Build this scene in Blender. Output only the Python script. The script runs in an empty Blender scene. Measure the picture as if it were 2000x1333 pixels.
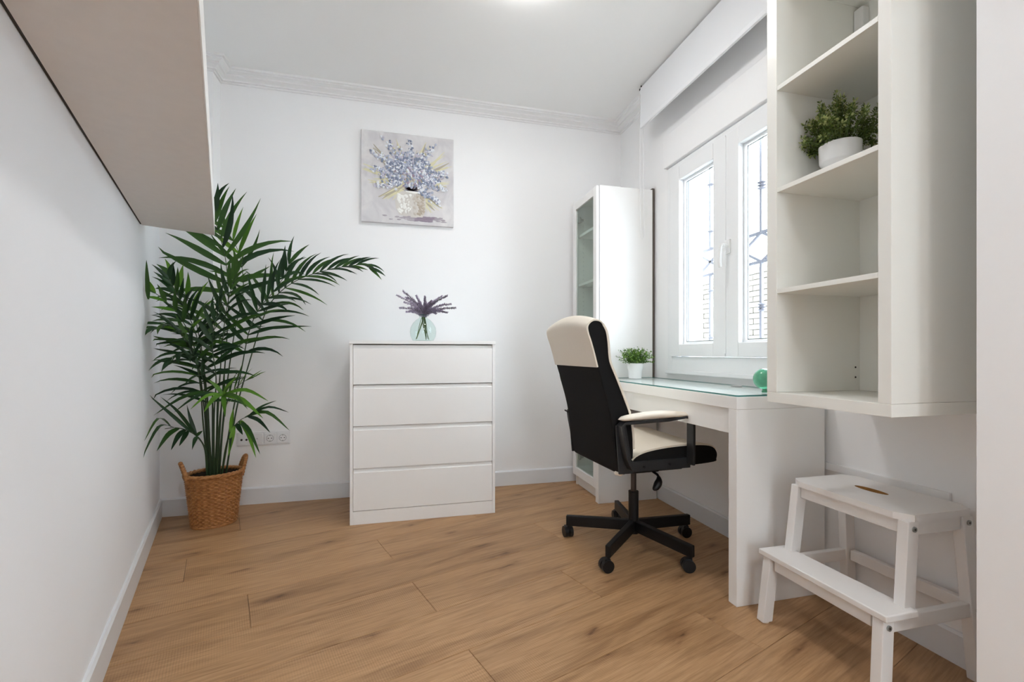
import bpy, bmesh, math, random
from mathutils import Vector, Matrix, noise
random.seed(7)
C = bpy.context.scene.collection
SC = bpy.context.scene
PI = math.pi

# ------------------------------------------------------------------ camera, world, lights, exposure
EYE = 0.95
YAW = math.radians(14.2)
cam_d = bpy.data.cameras.new('camera')
cam_d.sensor_width = 36.0
cam_d.lens = 889 / 2000 * 36.0
cam_d.shift_y = 23.5 / 2000
cam_d.clip_start = 0.02
cam = bpy.data.objects.new('camera', cam_d)
C.objects.link(cam)
cam.location = (0, 0, EYE)
cam.rotation_euler = (PI / 2, 0, -YAW)
SC.camera = cam

SKY = 15.0          # daylight outside the window
LAMP_A = 57.0      # ceiling lamp in the middle of the room
LAMP_B = 78.0      # ceiling lamp by the entrance
w = bpy.data.worlds.new('sky')
SC.world = w
w.use_nodes = True
bg = w.node_tree.nodes['Background']
bg.inputs[0].default_value = (0.82, 0.92, 1.0, 1)
bg.inputs[1].default_value = SKY
SC.view_settings.view_transform = 'Standard'
SC.view_settings.look = 'None'
SC.view_settings.exposure = 0.07
SC.view_settings.gamma = 1.0
SC.view_settings.use_curve_mapping = False
SC.cycles.use_denoising = True
SC.cycles.max_bounces = 14
SC.cycles.diffuse_bounces = 8
SC.cycles.transparent_max_bounces = 16
SC.cycles.caustics_reflective = False
SC.cycles.caustics_refractive = False

def pix(x, y, d):
    """World point seen at pixel (x, y) of the 2000x1333 frame at depth d."""
    u = (x - 1000) / 889; v = (690 - y) / 889
    c, s = math.cos(YAW), math.sin(YAW)
    return Vector(((u * c + s) * d, (c - u * s) * d, EYE + v * d))

# ------------------------------------------------------------------ materials
def srgb(r, g, b):
    f = lambda c: (c / 255 / 12.92) if c / 255 <= 0.04045 else ((c / 255 + 0.055) / 1.055) ** 2.4
    return (f(r), f(g), f(b), 1)

def mat(name, col, rough=0.5, metal=0.0, bump=0.0, scale=200.0, vary=0.0, spec=0.5, sheen=0.0, emit=None, estr=0.0):
    m = bpy.data.materials.new(name)
    m.use_nodes = True
    nt = m.node_tree
    b = nt.nodes['Principled BSDF']
    b.inputs['Base Color'].default_value = col
    b.inputs['Roughness'].default_value = rough
    b.inputs['Metallic'].default_value = metal
    b.inputs['Specular IOR Level'].default_value = spec
    if sheen: b.inputs['Sheen Weight'].default_value = sheen
    if emit:
        b.inputs['Emission Color'].default_value = emit
        b.inputs['Emission Strength'].default_value = estr
    tc = nt.nodes.new('ShaderNodeTexCoord')
    if bump or vary:
        n = nt.nodes.new('ShaderNodeTexNoise')
        n.inputs['Scale'].default_value = scale
        n.inputs['Detail'].default_value = 4
        nt.links.new(tc.outputs['Object'], n.inputs['Vector'])
        if bump:
            bp = nt.nodes.new('ShaderNodeBump')
            bp.inputs['Strength'].default_value = bump
            bp.inputs['Distance'].default_value = 0.002
            nt.links.new(n.outputs['Fac'], bp.inputs['Height'])
            nt.links.new(bp.outputs['Normal'], b.inputs['Normal'])
        if vary:
            mx = nt.nodes.new('ShaderNodeMix'); mx.data_type = 'RGBA'
            mx.inputs[6].default_value = tuple(max(0, c * (1 - vary)) for c in col[:3]) + (1,)
            mx.inputs[7].default_value = tuple(min(1, c * (1 + vary)) for c in col[:3]) + (1,)
            nt.links.new(n.outputs['Fac'], mx.inputs[0])
            nt.links.new(mx.outputs[2], b.inputs['Base Color'])
    return m

M = {}
M['wall'] = mat('wall_paint', (0.88, 0.88, 0.885, 1), 0.75, bump=0.10, scale=60)
M['leftwall'] = mat('cool_white_paint', (0.87, 0.89, 0.925, 1), 0.7, bump=0.10, scale=60)
M['ceil'] = mat('ceiling_paint', (0.88, 0.88, 0.875, 1), 0.8, bump=0.15, scale=25)
M['trim'] = mat('trim_paint', (0.82, 0.82, 0.82, 1), 0.45)
M['base'] = mat('skirting_white', (0.74, 0.75, 0.77, 1), 0.4)
M['white'] = mat('white_melamine', (0.85, 0.845, 0.835, 1), 0.5, bump=0.03, scale=300, spec=0.3)
M['cream'] = mat('offwhite_melamine', (0.85, 0.845, 0.80, 1), 0.38, bump=0.03, scale=300)
M['pvc'] = mat('white_pvc', (0.83, 0.84, 0.85, 1), 0.3)
M['blind'] = mat('blind_fabric', (0.82, 0.83, 0.85, 1), 0.8, bump=0.2, scale=900)
M['shelf'] = mat('shelf_laminate', (0.74, 0.70, 0.67, 1), 0.5, bump=0.05, scale=30, vary=0.04)
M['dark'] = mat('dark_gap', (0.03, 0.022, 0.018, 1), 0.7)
M['backing'] = mat('hardboard_edge', (0.10, 0.08, 0.065, 1), 0.8, vary=0.2, scale=60)
M['black'] = mat('black_metal', (0.006, 0.006, 0.007, 1), 0.42, spec=0.3)
M['greymetal'] = mat('grey_armrest_metal', (0.018, 0.019, 0.021, 1), 0.42, spec=0.4)
M['plastic'] = mat('black_plastic', (0.008, 0.008, 0.009, 1), 0.38, spec=0.35)
M['fabric'] = mat('black_mesh_fabric', (0.007, 0.007, 0.0075, 1), 0.85, bump=0.4, scale=1500, vary=0.25, spec=0.2)
M['leather'] = mat('cream_leather', srgb(228, 218, 203), 0.5, bump=0.25, scale=350, vary=0.04)
M['steel'] = mat('zinc_steel', (0.35, 0.37, 0.36, 1), 0.35, metal=0.9)
M['paintwood'] = mat('white_painted_wood', (0.78, 0.76, 0.745, 1), 0.45, bump=0.12, scale=60)
M['rawwood'] = mat('raw_pine', srgb(176, 128, 70), 0.6, vary=0.15, scale=80)
M['ceramic'] = mat('white_ceramic', (0.82, 0.82, 0.82, 1), 0.25)
M['soil'] = mat('dark_soil', (0.035, 0.022, 0.014, 1), 0.9, bump=0.8, scale=120, vary=0.5)
M['stem'] = mat('palm_stem', srgb(40, 62, 34), 0.5, vary=0.25, scale=30)
M['outlet'] = mat('outlet_plastic', (0.80, 0.80, 0.81, 1), 0.3)
M['outletshade'] = mat('outlet_grey', (0.45, 0.45, 0.46, 1), 0.4)
M['guide'] = mat('grey_aluminium', (0.09, 0.09, 0.10, 1), 0.5)
M['grille'] = mat('pale_painted_iron', (0.13, 0.13, 0.155, 1), 0.5)
M['render'] = mat('outside_render', (0.4, 0.39, 0.37, 1), 0.9, bump=0.3, scale=40)
M['mortar'] = mat('mortar', (0.11, 0.10, 0.092, 1), 0.9, bump=0.4, scale=80)
M['brick'] = mat('pale_brick', (0.15, 0.135, 0.11, 1), 0.9, bump=0.4, scale=60, vary=0.12)
M['gglass'] = None
M['lampA'] = mat('lamp_diffuser_a', (0.9, 0.9, 0.9, 1), 0.5, emit=(1.0, 0.99, 0.972, 1), estr=LAMP_A)
M['lampB'] = mat('lamp_diffuser_b', (0.9, 0.9, 0.9, 1), 0.5, emit=(1.0, 0.99, 0.972, 1), estr=LAMP_B)

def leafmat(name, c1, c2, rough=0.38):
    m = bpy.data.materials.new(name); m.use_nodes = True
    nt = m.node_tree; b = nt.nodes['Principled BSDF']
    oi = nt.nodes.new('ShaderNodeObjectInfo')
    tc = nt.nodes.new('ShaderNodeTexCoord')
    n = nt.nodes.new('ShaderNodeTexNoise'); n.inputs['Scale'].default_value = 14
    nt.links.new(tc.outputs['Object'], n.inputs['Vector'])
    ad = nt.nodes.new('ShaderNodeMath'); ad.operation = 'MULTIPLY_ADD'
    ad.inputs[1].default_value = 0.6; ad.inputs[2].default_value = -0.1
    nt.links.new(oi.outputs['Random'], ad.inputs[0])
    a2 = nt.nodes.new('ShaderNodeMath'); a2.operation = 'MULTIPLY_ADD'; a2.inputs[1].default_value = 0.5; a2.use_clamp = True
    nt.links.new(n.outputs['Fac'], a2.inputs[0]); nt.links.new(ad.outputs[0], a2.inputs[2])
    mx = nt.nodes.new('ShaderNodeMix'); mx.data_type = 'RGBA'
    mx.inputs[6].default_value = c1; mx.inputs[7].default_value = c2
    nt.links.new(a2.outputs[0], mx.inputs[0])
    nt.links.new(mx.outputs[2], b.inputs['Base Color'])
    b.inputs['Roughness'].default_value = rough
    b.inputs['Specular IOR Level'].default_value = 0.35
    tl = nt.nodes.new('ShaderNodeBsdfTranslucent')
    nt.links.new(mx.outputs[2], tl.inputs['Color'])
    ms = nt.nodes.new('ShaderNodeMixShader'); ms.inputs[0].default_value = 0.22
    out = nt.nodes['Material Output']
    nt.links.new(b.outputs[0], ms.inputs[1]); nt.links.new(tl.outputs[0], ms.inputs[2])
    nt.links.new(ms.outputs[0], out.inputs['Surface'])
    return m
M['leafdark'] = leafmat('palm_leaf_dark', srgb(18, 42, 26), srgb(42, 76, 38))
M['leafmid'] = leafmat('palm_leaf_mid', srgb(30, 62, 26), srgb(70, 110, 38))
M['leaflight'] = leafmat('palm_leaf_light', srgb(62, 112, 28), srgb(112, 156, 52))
M['herb'] = leafmat('herb_green', srgb(52, 92, 24), srgb(112, 152, 52))
M['herblight'] = leafmat('herb_light', srgb(106, 146, 54), srgb(150, 182, 88))
M['sprigd'] = leafmat('sprig_dark', srgb(58, 78, 28), srgb(106, 124, 54))
M['sprigl'] = leafmat('sprig_light', srgb(136, 148, 84), srgb(186, 192, 132))
M['lavender'] = leafmat('lavender_bloom', srgb(150, 138, 162), srgb(214, 204, 222), 0.8)
M['lavstem'] = leafmat('lavender_stem', srgb(70, 100, 60), srgb(120, 140, 80), 0.6)

def thin_glass(name, tint, refl=0.10, rough=0.02):
    m = bpy.data.materials.new(name); m.use_nodes = True
    nt = m.node_tree; nt.nodes.clear()
    out = nt.nodes.new('ShaderNodeOutputMaterial')
    tr = nt.nodes.new('ShaderNodeBsdfTransparent'); tr.inputs[0].default_value = tint
    gl = nt.nodes.new('ShaderNodeBsdfGlossy'); gl.inputs['Roughness'].default_value = rough
    lw = nt.nodes.new('ShaderNodeLayerWeight'); lw.inputs[0].default_value = 0.5
    pw = nt.nodes.new('ShaderNodeMath'); pw.operation = 'POWER'; pw.inputs[1].default_value = 4.0
    nt.links.new(lw.outputs['Facing'], pw.inputs[0])
    ma = nt.nodes.new('ShaderNodeMath'); ma.operation = 'MULTIPLY_ADD'; ma.inputs[1].default_value = 0.55; ma.inputs[2].default_value = 0.035
    nt.links.new(pw.outputs[0], ma.inputs[0])
    mx = nt.nodes.new('ShaderNodeMixShader')
    nt.links.new(ma.outputs[0], mx.inputs[0])
    nt.links.new(tr.outputs[0], mx.inputs[1]); nt.links.new(gl.outputs[0], mx.inputs[2])
    nt.links.new(mx.outputs[0], out.inputs['Surface'])
    return m
M['pane'] = thin_glass('window_glass', (0.96, 0.97, 0.97, 1))
M['cabglass'] = thin_glass('cabinet_glass', (0.86, 0.91, 0.88, 1))
M['vaseglass'] = thin_glass('green_tint_glass', (0.89, 0.955, 0.935, 1))
M['deskglass'] = thin_glass('desk_glass', (0.93, 0.97, 0.96, 1))
M['glassedge'] = mat('glass_edge', srgb(70, 128, 124), 0.15)
def green_ball():
    m = mat('green_bubble_glass', srgb(104, 190, 152), 0.10, vary=0.45, scale=38)
    m.node_tree.nodes['Principled BSDF'].inputs['Transmission Weight'].default_value = 0.35
    return m
M['gglass'] = green_ball()

def oak():
    m = bpy.data.materials.new('oak_laminate'); m.use_nodes = True
    nt = m.node_tree; L = nt.links; N = nt.nodes
    b = N['Principled BSDF']
    tc = N.new('ShaderNodeTexCoord'); oi = N.new('ShaderNodeObjectInfo')
    off = N.new('ShaderNodeCombineXYZ')
    r1 = N.new('ShaderNodeMath'); r1.operation = 'MULTIPLY'; r1.inputs[1].default_value = 37.0
    r2 = N.new('ShaderNodeMath'); r2.operation = 'MULTIPLY'; r2.inputs[1].default_value = 91.0
    L.new(oi.outputs['Random'], r1.inputs[0]); L.new(oi.outputs['Random'], r2.inputs[0])
    L.new(r1.outputs[0], off.inputs[0]); L.new(r2.outputs[0], off.inputs[1])
    add = N.new('ShaderNodeVectorMath'); add.operation = 'ADD'
    L.new(tc.outputs['Object'], add.inputs[0]); L.new(off.outputs[0], add.inputs[1])
    def mapped(sx, sy):
        mp = N.new('ShaderNodeMapping'); mp.inputs['Scale'].default_value = (sx, sy, 1)
        L.new(add.outputs[0], mp.inputs['Vector']); return mp.outputs[0]
    def noisef(vec, scale, detail=4, rough=0.55, dist=0.0):
        n = N.new('ShaderNodeTexNoise'); n.inputs['Scale'].default_value = scale
        n.inputs['Detail'].default_value = detail; n.inputs['Roughness'].default_value = rough
        n.inputs['Distortion'].default_value = dist
        L.new(vec, n.inputs['Vector']); return n.outputs['Fac']
    def ramp(fac, stops):
        r = N.new('ShaderNodeValToRGB'); e = r.color_ramp.elements
        while len(e) < len(stops): e.new(0.5)
        for k, (p, c) in enumerate(stops): e[k].position = p; e[k].color = c
        L.new(fac, r.inputs[0]); return r.outputs[0]
    def mix(fac, a, bb, mode='MIX'):
        x = N.new('ShaderNodeMix'); x.data_type = 'RGBA'; x.blend_type = mode
        if isinstance(fac, float): x.inputs[0].default_value = fac
        else: L.new(fac, x.inputs[0])
        for s, v in ((6, a), (7, bb)):
            if isinstance(v, tuple): x.inputs[s].default_value = v
            else: L.new(v, x.inputs[s])
        return x.outputs[2]
    W = (1, 1, 1, 1)
    grain = noisef(mapped(2.2, 46), 3.0, 7, 0.65, 0.5)
    base = ramp(grain, [(0.28, srgb(157, 120, 84)), (0.5, srgb(178, 140, 101)), (0.74, srgb(194, 157, 119))])
    broad = noisef(mapped(0.8, 6.5), 2.0, 4, 0.55, 0.9)
    base = mix(1.0, base, ramp(broad, [(0.32, (0.70, 0.65, 0.61, 1)), (0.50, (0.97, 0.965, 0.96, 1)), (0.72, (1.05, 1.04, 1.03, 1))]), 'MULTIPLY')
    # cathedral figure
    wv = N.new('ShaderNodeTexWave'); wv.wave_type = 'BANDS'; wv.bands_direction = 'Y'
    wv.inputs['Scale'].default_value = 7.0; wv.inputs['Distortion'].default_value = 7.0
    wv.inputs['Detail'].default_value = 2.0; wv.inputs['Detail Scale'].default_value = 1.2
    L.new(mapped(0.35, 1.6), wv.inputs['Vector'])
    base = mix(0.30, base, mix(1.0, base, ramp(wv.outputs['Fac'], [(0.0, (0.80, 0.76, 0.72, 1)), (0.35, W)]), 'MULTIPLY'))
    # knots
    vo = N.new('ShaderNodeTexVoronoi'); vo.voronoi_dimensions = '2D'; vo.inputs['Scale'].default_value = 1.55
    nz = noisef(mapped(6, 14), 1.5, 3)
    dv = N.new('ShaderNodeVectorMath'); dv.operation = 'MULTIPLY_ADD'
    cx = N.new('ShaderNodeCombineXYZ'); L.new(nz, cx.inputs[0]); L.new(nz, cx.inputs[1])
    L.new(cx.outputs[0], dv.inputs[0]); dv.inputs[1].default_value = (0.16, 0.16, 0)
    L.new(mapped(1.0, 2.9), dv.inputs[2]); L.new(dv.outputs[0], vo.inputs['Vector'])
    base = mix(1.0, base, ramp(vo.outputs['Distance'], [(0.008, (0.40, 0.34, 0.31, 1)), (0.026, (0.62, 0.56, 0.52, 1)), (0.07, (0.84, 0.81, 0.79, 1)), (0.17, W)]), 'MULTIPLY')
    # saw marks across the grain
    wx = N.new('ShaderNodeTexWave'); wx.wave_type = 'BANDS'; wx.bands_direction = 'X'
    wx.inputs['Scale'].default_value = 42.0; wx.inputs['Distortion'].default_value = 1.5; wx.inputs['Detail'].default_value = 2.0
    L.new(mapped(1, 0.5), wx.inputs['Vector'])
    patch = ramp(noisef(mapped(1.2, 2.5), 2.0, 2), [(0.42, (0, 0, 0, 1)), (0.60, (0.75, 0.75, 0.75, 1))])
    base = mix(patch, base, mix(1.0, base, ramp(wx.outputs['Fac'], [(0.0, (0.80, 0.79, 0.78, 1)), (0.5, (1.05, 1.05, 1.05, 1))]), 'MULTIPLY'))
    # plank to plank tone
    tone = ramp(oi.outputs['Random'], [(0.0, (0.93, 0.92, 0.91, 1)), (1.0, (1.06, 1.06, 1.06, 1))])
    base = mix(1.0, base, tone, 'MULTIPLY')
    L.new(base, b.inputs['Base Color'])
    b.inputs['Roughness'].default_value = 0.42
    b.inputs['Specular IOR Level'].default_value = 0.35
    bp = N.new('ShaderNodeBump'); bp.inputs['Strength'].default_value = 0.12; bp.inputs['Distance'].default_value = 0.001
    L.new(grain, bp.inputs['Height']); L.new(bp.outputs[0], b.inputs['Normal'])
    return m
M['oak'] = oak()

def wicker():
    m = mat('wicker', srgb(166, 112, 62), 0.55)
    nt = m.node_tree; b = nt.nodes['Principled BSDF']
    tc = nt.nodes.new('ShaderNodeTexCoord')
    mp = nt.nodes.new('ShaderNodeMapping'); mp.inputs['Scale'].default_value = (30, 30, 95)
    n = nt.nodes.new('ShaderNodeTexNoise'); n.inputs['Scale'].default_value = 1.6; n.inputs['Detail'].default_value = 3
    r = nt.nodes.new('ShaderNodeValToRGB')
    r.color_ramp.elements[0].position = 0.3; r.color_ramp.elements[0].color = srgb(138, 86, 44)
    r.color_ramp.elements[1].position = 0.72; r.color_ramp.elements[1].color = srgb(190, 136, 80)
    nt.links.new(tc.outputs['Object'], mp.inputs[0]); nt.links.new(mp.outputs[0], n.inputs['Vector'])
    nt.links.new(n.outputs['Fac'], r.inputs[0]); nt.links.new(r.outputs[0], b.inputs['Base Color'])
    return m
M['wicker'] = wicker()

# ------------------------------------------------------------------ building helpers
ROOT = {}
def thing(name, label, cat, loc=(0, 0, 0), rotz=0.0, group=None):
    o = bpy.data.objects.new(name, None); C.objects.link(o)
    o.empty_display_size = 0.1
    o.location = loc; o.rotation_euler = (0, 0, rotz)
    o['label'] = label; o['category'] = cat
    if group: o['group'] = group
    ROOT[o.name] = Matrix.Translation(loc) @ Matrix.Rotation(rotz, 4, 'Z')
    return o

def root_of(o):
    while o.parent: o = o.parent
    return o

def obj(name, bm, m, parent=None, bevel=0.0, smooth=None, local=False, seg=2):
    bmesh.ops.recalc_face_normals(bm, faces=bm.faces)
    if smooth is not None:
        lim = math.radians(smooth)
        for f in bm.faces: f.smooth = True
        for e in bm.edges:
            if len(e.link_faces) == 2:
                e.smooth = e.calc_face_angle(0) < lim
    me = bpy.data.meshes.new(name)
    bm.to_mesh(me); bm.free()
    if parent is not None and not local:
        r = root_of(parent)
        if r.name in ROOT: me.transform(ROOT[r.name].inverted())
    for mm in (m if isinstance(m, (list, tuple)) else [m]): me.materials.append(mm)
    o = bpy.data.objects.new(name, me); C.objects.link(o)
    if parent is not None: o.parent = parent
    if bevel:
        b = o.modifiers.new('bevel', 'BEVEL'); b.width = bevel; b.segments = seg
        b.limit_method = 'ANGLE'; b.angle_limit = math.radians(40)
    return o

def struct(name, bm, m, parent=None, **k):
    o = obj(name, bm, m, parent, **k)
    if parent is None: o['kind'] = 'structure'
    return o

def tag(o, label, cat, group=None):
    o['label'] = label; o['category'] = cat
    if group: o['group'] = group
    return o

def nb(): return bmesh.new()

def box(bm, x0, x1, y0, y1, z0, z1, mi=0):
    vs = [bm.verts.new(p) for p in ((x0, y0, z0), (x1, y0, z0), (x1, y1, z0), (x0, y1, z0),
                                    (x0, y0, z1), (x1, y0, z1), (x1, y1, z1), (x0, y1, z1))]
    fs = [(0, 3, 2, 1), (4, 5, 6, 7), (0, 1, 5, 4), (1, 2, 6, 5), (2, 3, 7, 6), (3, 0, 4, 7)]
    for f in fs:
        ff = bm.faces.new([vs[i] for i in f]); ff.material_index = mi
    return vs

def B(x0, x1, y0, y1, z0, z1):
    bm = nb(); box(bm, x0, x1, y0, y1, z0, z1); return bm

def prism(bm, pts, z0, z1, mi=0):
    lo = [bm.verts.new((p[0], p[1], z0)) for p in pts]
    hi = [bm.verts.new((p[0], p[1], z1)) for p in pts]
    bm.faces.new(lo[::-1]).material_index = mi; bm.faces.new(hi).material_index = mi
    n = len(pts)
    for i in range(n):
        bm.faces.new((lo[i], lo[(i + 1) % n], hi[(i + 1) % n], hi[i])).material_index = mi

def extrude(bm, prof, axis_pts, up=Vector((0, 0, 1))):
    """prof: list of 3D points (start) ; axis_pts: translation at the end."""
    a = [bm.verts.new(p) for p in prof]
    b = [bm.verts.new(Vector(p) + Vector(axis_pts)) for p in prof]
    bm.faces.new(a[::-1]); bm.faces.new(b)
    n = len(prof)
    for i in range(n): bm.faces.new((a[i], a[(i + 1) % n], b[(i + 1) % n], b[i]))

def tube(bm, pts, rad, seg=8, caps=True):
    pts = [Vector(p) for p in pts]
    if not isinstance(rad, (list, tuple)): rad = [rad] * len(pts)
    rings = []; prev = None
    for i, p in enumerate(pts):
        t = (pts[min(i + 1, len(pts) - 1)] - pts[max(i - 1, 0)]).normalized()
        if prev is None:
            r = Vector((0, 0, 1)) if abs(t.z) < 0.9 else Vector((1, 0, 0))
            nrm = t.cross(r).normalized()
        else:
            nrm = (prev - t * prev.dot(t)).normalized()
        prev = nrm; bn = t.cross(nrm)
        rings.append([bm.verts.new(p + (nrm * math.cos(2 * PI * k / seg) + bn * math.sin(2 * PI * k / seg)) * rad[i]) for k in range(seg)])
    for a, b in zip(rings, rings[1:]):
        for k in range(seg): bm.faces.new((a[k], a[(k + 1) % seg], b[(k + 1) % seg], b[k]))
    if caps:
        bm.faces.new(rings[0][::-1]); bm.faces.new(rings[-1])

def lathe(bm, prof, c, seg=32, cap0=True, cap1=False):
    rings = []
    for r, z in prof:
        rings.append([bm.verts.new((c[0] + r * math.cos(2 * PI * k / seg), c[1] + r * math.sin(2 * PI * k / seg), c[2] + z)) for k in range(seg)])
    for a, b in zip(rings, rings[1:]):
        for k in range(seg): bm.faces.new((a[k], a[(k + 1) % seg], b[(k + 1) % seg], b[k]))
    if cap0: bm.faces.new(rings[0][::-1])
    if cap1: bm.faces.new(rings[-1])

def beam(bm, p, q, wx, wy, ax=None):
    """rectangular bar from p to q; wx along side vector ax, wy across."""
    p, q = Vector(p), Vector(q); t = (q - p).normalized()
    a = Vector(ax) if ax else Vector((1, 0, 0))
    a = (a - t * a.dot(t)).normalized(); b = t.cross(a)
    R = []
    for o in (p, q):
        R.append([bm.verts.new(o + a * sx * wx / 2 + b * sy * wy / 2) for sx, sy in ((-1, -1), (1, -1), (1, 1), (-1, 1))])
    for k in range(4): bm.faces.new((R[0][k], R[0][(k + 1) % 4], R[1][(k + 1) % 4], R[1][k]))
    bm.faces.new(R[0][::-1]); bm.faces.new(R[1])

def xbeam(bm, quad0, quad1):
    a = [bm.verts.new(p) for p in quad0]; b = [bm.verts.new(p) for p in quad1]
    n = len(a)
    for k in range(n): bm.faces.new((a[k], a[(k + 1) % n], b[(k + 1) % n], b[k]))
    bm.faces.new(a[::-1]); bm.faces.new(b)

def catmull(pts, n=8, closed=False):
    P = [Vector(p) for p in pts]; out = []
    m = len(P)
    rng = range(m) if closed else range(m - 1)
    for i in rng:
        if closed: p0, p1, p2, p3 = P[(i - 1) % m], P[i], P[(i + 1) % m], P[(i + 2) % m]
        else: p0, p1, p2, p3 = P[max(i - 1, 0)], P[i], P[i + 1], P[min(i + 2, m - 1)]
        for k in range(n):
            t = k / n
            out.append(0.5 * ((2 * p1) + (p2 - p0) * t + (2 * p0 - 5 * p1 + 4 * p2 - p3) * t * t + (3 * p1 - p0 - 3 * p2 + p3) * t ** 3))
    if not closed: out.append(P[-1])
    return out

# ------------------------------------------------------------------ room shell
XR, YB, ZC, YF = 1.664, 3.18, 2.69, -3.6
ld = Vector((-0.3149, 0.9491, 0)); ln = Vector((0.9491, 0.3149, 0))      # left wall direction, inward normal
LB = Vector((-1.313, 3.037, 0)) - ln * 0.012                             # a point on the left wall's face
def left_at(y): return LB + ld * ((y - LB.y) / ld.y)
PX, PY = -1.06, 3.06                                                     # corner pilaster
YL = -0.2                                                                # where the left wall meets the hall
a = left_at(YL); bb = left_at(3.45)
bm = nb(); prism(bm, [a, a - ln * 0.12, bb - ln * 0.12, bb], 0, ZC); struct('wall_left', bm, M['leftwall'])
bm = nb(); box(bm, -1.45, XR + 0.25, YB, YB + 0.15, 0, ZC); struct('wall_back', bm, M['wall'])
xh = left_at(YL).x
struct('wall_hall', B(xh - 0.15, xh, YF, YL, 0, ZC), M['wall'])
bm = nb(); box(bm, -1.42, PX, PY, YB, 0, ZC); struct('wall_corner', bm, M['wall'])
WY0, WY1, WZ0, WZ1 = 1.46, 2.528, 0.85, 2.31                             # window opening in the right wall
XO = 1.90
bm = nb()
box(bm, XR, XO, YF - 0.15, WY0, 0, ZC); box(bm, XR, XO, WY1, YB, 0, ZC)
box(bm, XR, XO, WY0, WY1, 0, WZ0); box(bm, XR, XO, WY0, WY1, WZ1, ZC)
struct('wall_right', bm, M['wall'])
struct('wall_near', B(1.30, XR, YF, 0.757, 0, ZC), M['wall'])
bm = nb()                                                                # hall end wall with an unseen tall window added for fill light
DX0, DX1, DZ0, DZ1 = 0.20, 0.90, 0.40, 2.15
box(bm, xh - 0.15, DX0, YF - 0.15, YF, 0, ZC); box(bm, DX1, XO, YF - 0.15, YF, 0, ZC)
box(bm, DX0, DX1, YF - 0.15, YF, 0, DZ0); box(bm, DX0, DX1, YF - 0.15, YF, DZ1, ZC)
struct('wall_front', bm, M['wall'])
bm = nb()
for x in (DX0, (DX0 + DX1) / 2 - 0.03, DX1 - 0.06): box(bm, x, x + 0.06, YF - 0.10, YF - 0.04, DZ0, DZ1)
for z in (DZ0, DZ1 - 0.06): box(bm, DX0 + 0.06, DX1 - 0.06, YF - 0.10, YF - 0.04, z, z + 0.06)
fill_win = struct('fill_window', bm, M['pvc'])
for x in (DX0 + 0.06, (DX0 + DX1) / 2 + 0.03): struct('pane', B(x, x + 0.26, YF - 0.072, YF - 0.068, DZ0 + 0.06, DZ1 - 0.06), M['pane'], fill_win)
struct('ceiling', B(-1.6, XO, YF - 0.15, YB + 0.15, ZC, ZC + 0.12), M['ceil'])

# floor: sub-floor with one oak plank object per plank
sub = struct('floor', B(-1.6, XO, YF - 0.15, YB + 0.15, -0.10, -0.012), M['dark'])
ang = math.radians(18.4); pa = Vector((math.cos(ang), math.sin(ang), 0)); ps = Vector((-math.sin(ang), math.cos(ang), 0))
def clip(poly, p, n):
    out = []
    for i in range(len(poly)):
        A_, B_ = poly[i], poly[(i + 1) % len(poly)]
        da, db = (A_ - p).dot(n), (B_ - p).dot(n)
        if da >= 0: out.append(A_)
        if (da >= 0) != (db >= 0): out.append(A_ + (B_ - A_) * (da / (da - db)))
    return out
PW, PL = 0.255, 1.38
for k in range(-20, 12):
    s0 = 1.303 + PW * k
    offs = 0.668 if k % 2 == 1 else 0.668 + (0.58 if k % 4 == 0 else 0.80)
    for j in range(-5, 4):
        a0 = offs + PL * j; g = 0.0006
        poly = [pa * (a0 + u * PL + (g if u == 0 else -g)) + ps * (s0 + v * PW + (g if v == 0 else -g)) for u, v in ((0, 0), (1, 0), (1, 1), (0, 1))]
        cen0 = pa * (a0 + PL / 2) + ps * (s0 + PW / 2)
        for p_, n_ in ((LB, ln) if cen0.y > YL - 0.3 else (Vector((xh, 0, 0)), Vector((1, 0, 0))), (Vector((XR, 0, 0)), Vector((-1, 0, 0))), (Vector((0, YB, 0)), Vector((0, -1, 0))), (Vector((0, YF, 0)), Vector((0, 1, 0))), (Vector((xh, 0, 0)), Vector((1, 0, 0))) if cen0.y < YL - 0.3 else (LB, ln)):
            if poly: poly = clip(poly, p_, n_)
        if len(poly) < 3: continue
        cen = pa * (a0 + PL / 2) + ps * (s0 + PW / 2)
        rm = Matrix.Translation(cen) @ Matrix.Rotation(ang, 4, 'Z'); inv = rm.inverted()
        bm = nb(); prism(bm, [inv @ p for p in poly], -0.012, 0.0)
        bmesh.ops.recalc_face_normals(bm, faces=bm.faces)
        me = bpy.data.meshes.new('plank'); bm.to_mesh(me); bm.free(); me.materials.append(M['oak'])
        o = bpy.data.objects.new('plank', me); C.objects.link(o); o.parent = sub
        o.location = cen; o.rotation_euler = (0, 0, ang)
        bv = o.modifiers.new('bevel', 'BEVEL'); bv.width = 0.0012; bv.segments = 1; bv.limit_method = 'ANGLE'

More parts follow.
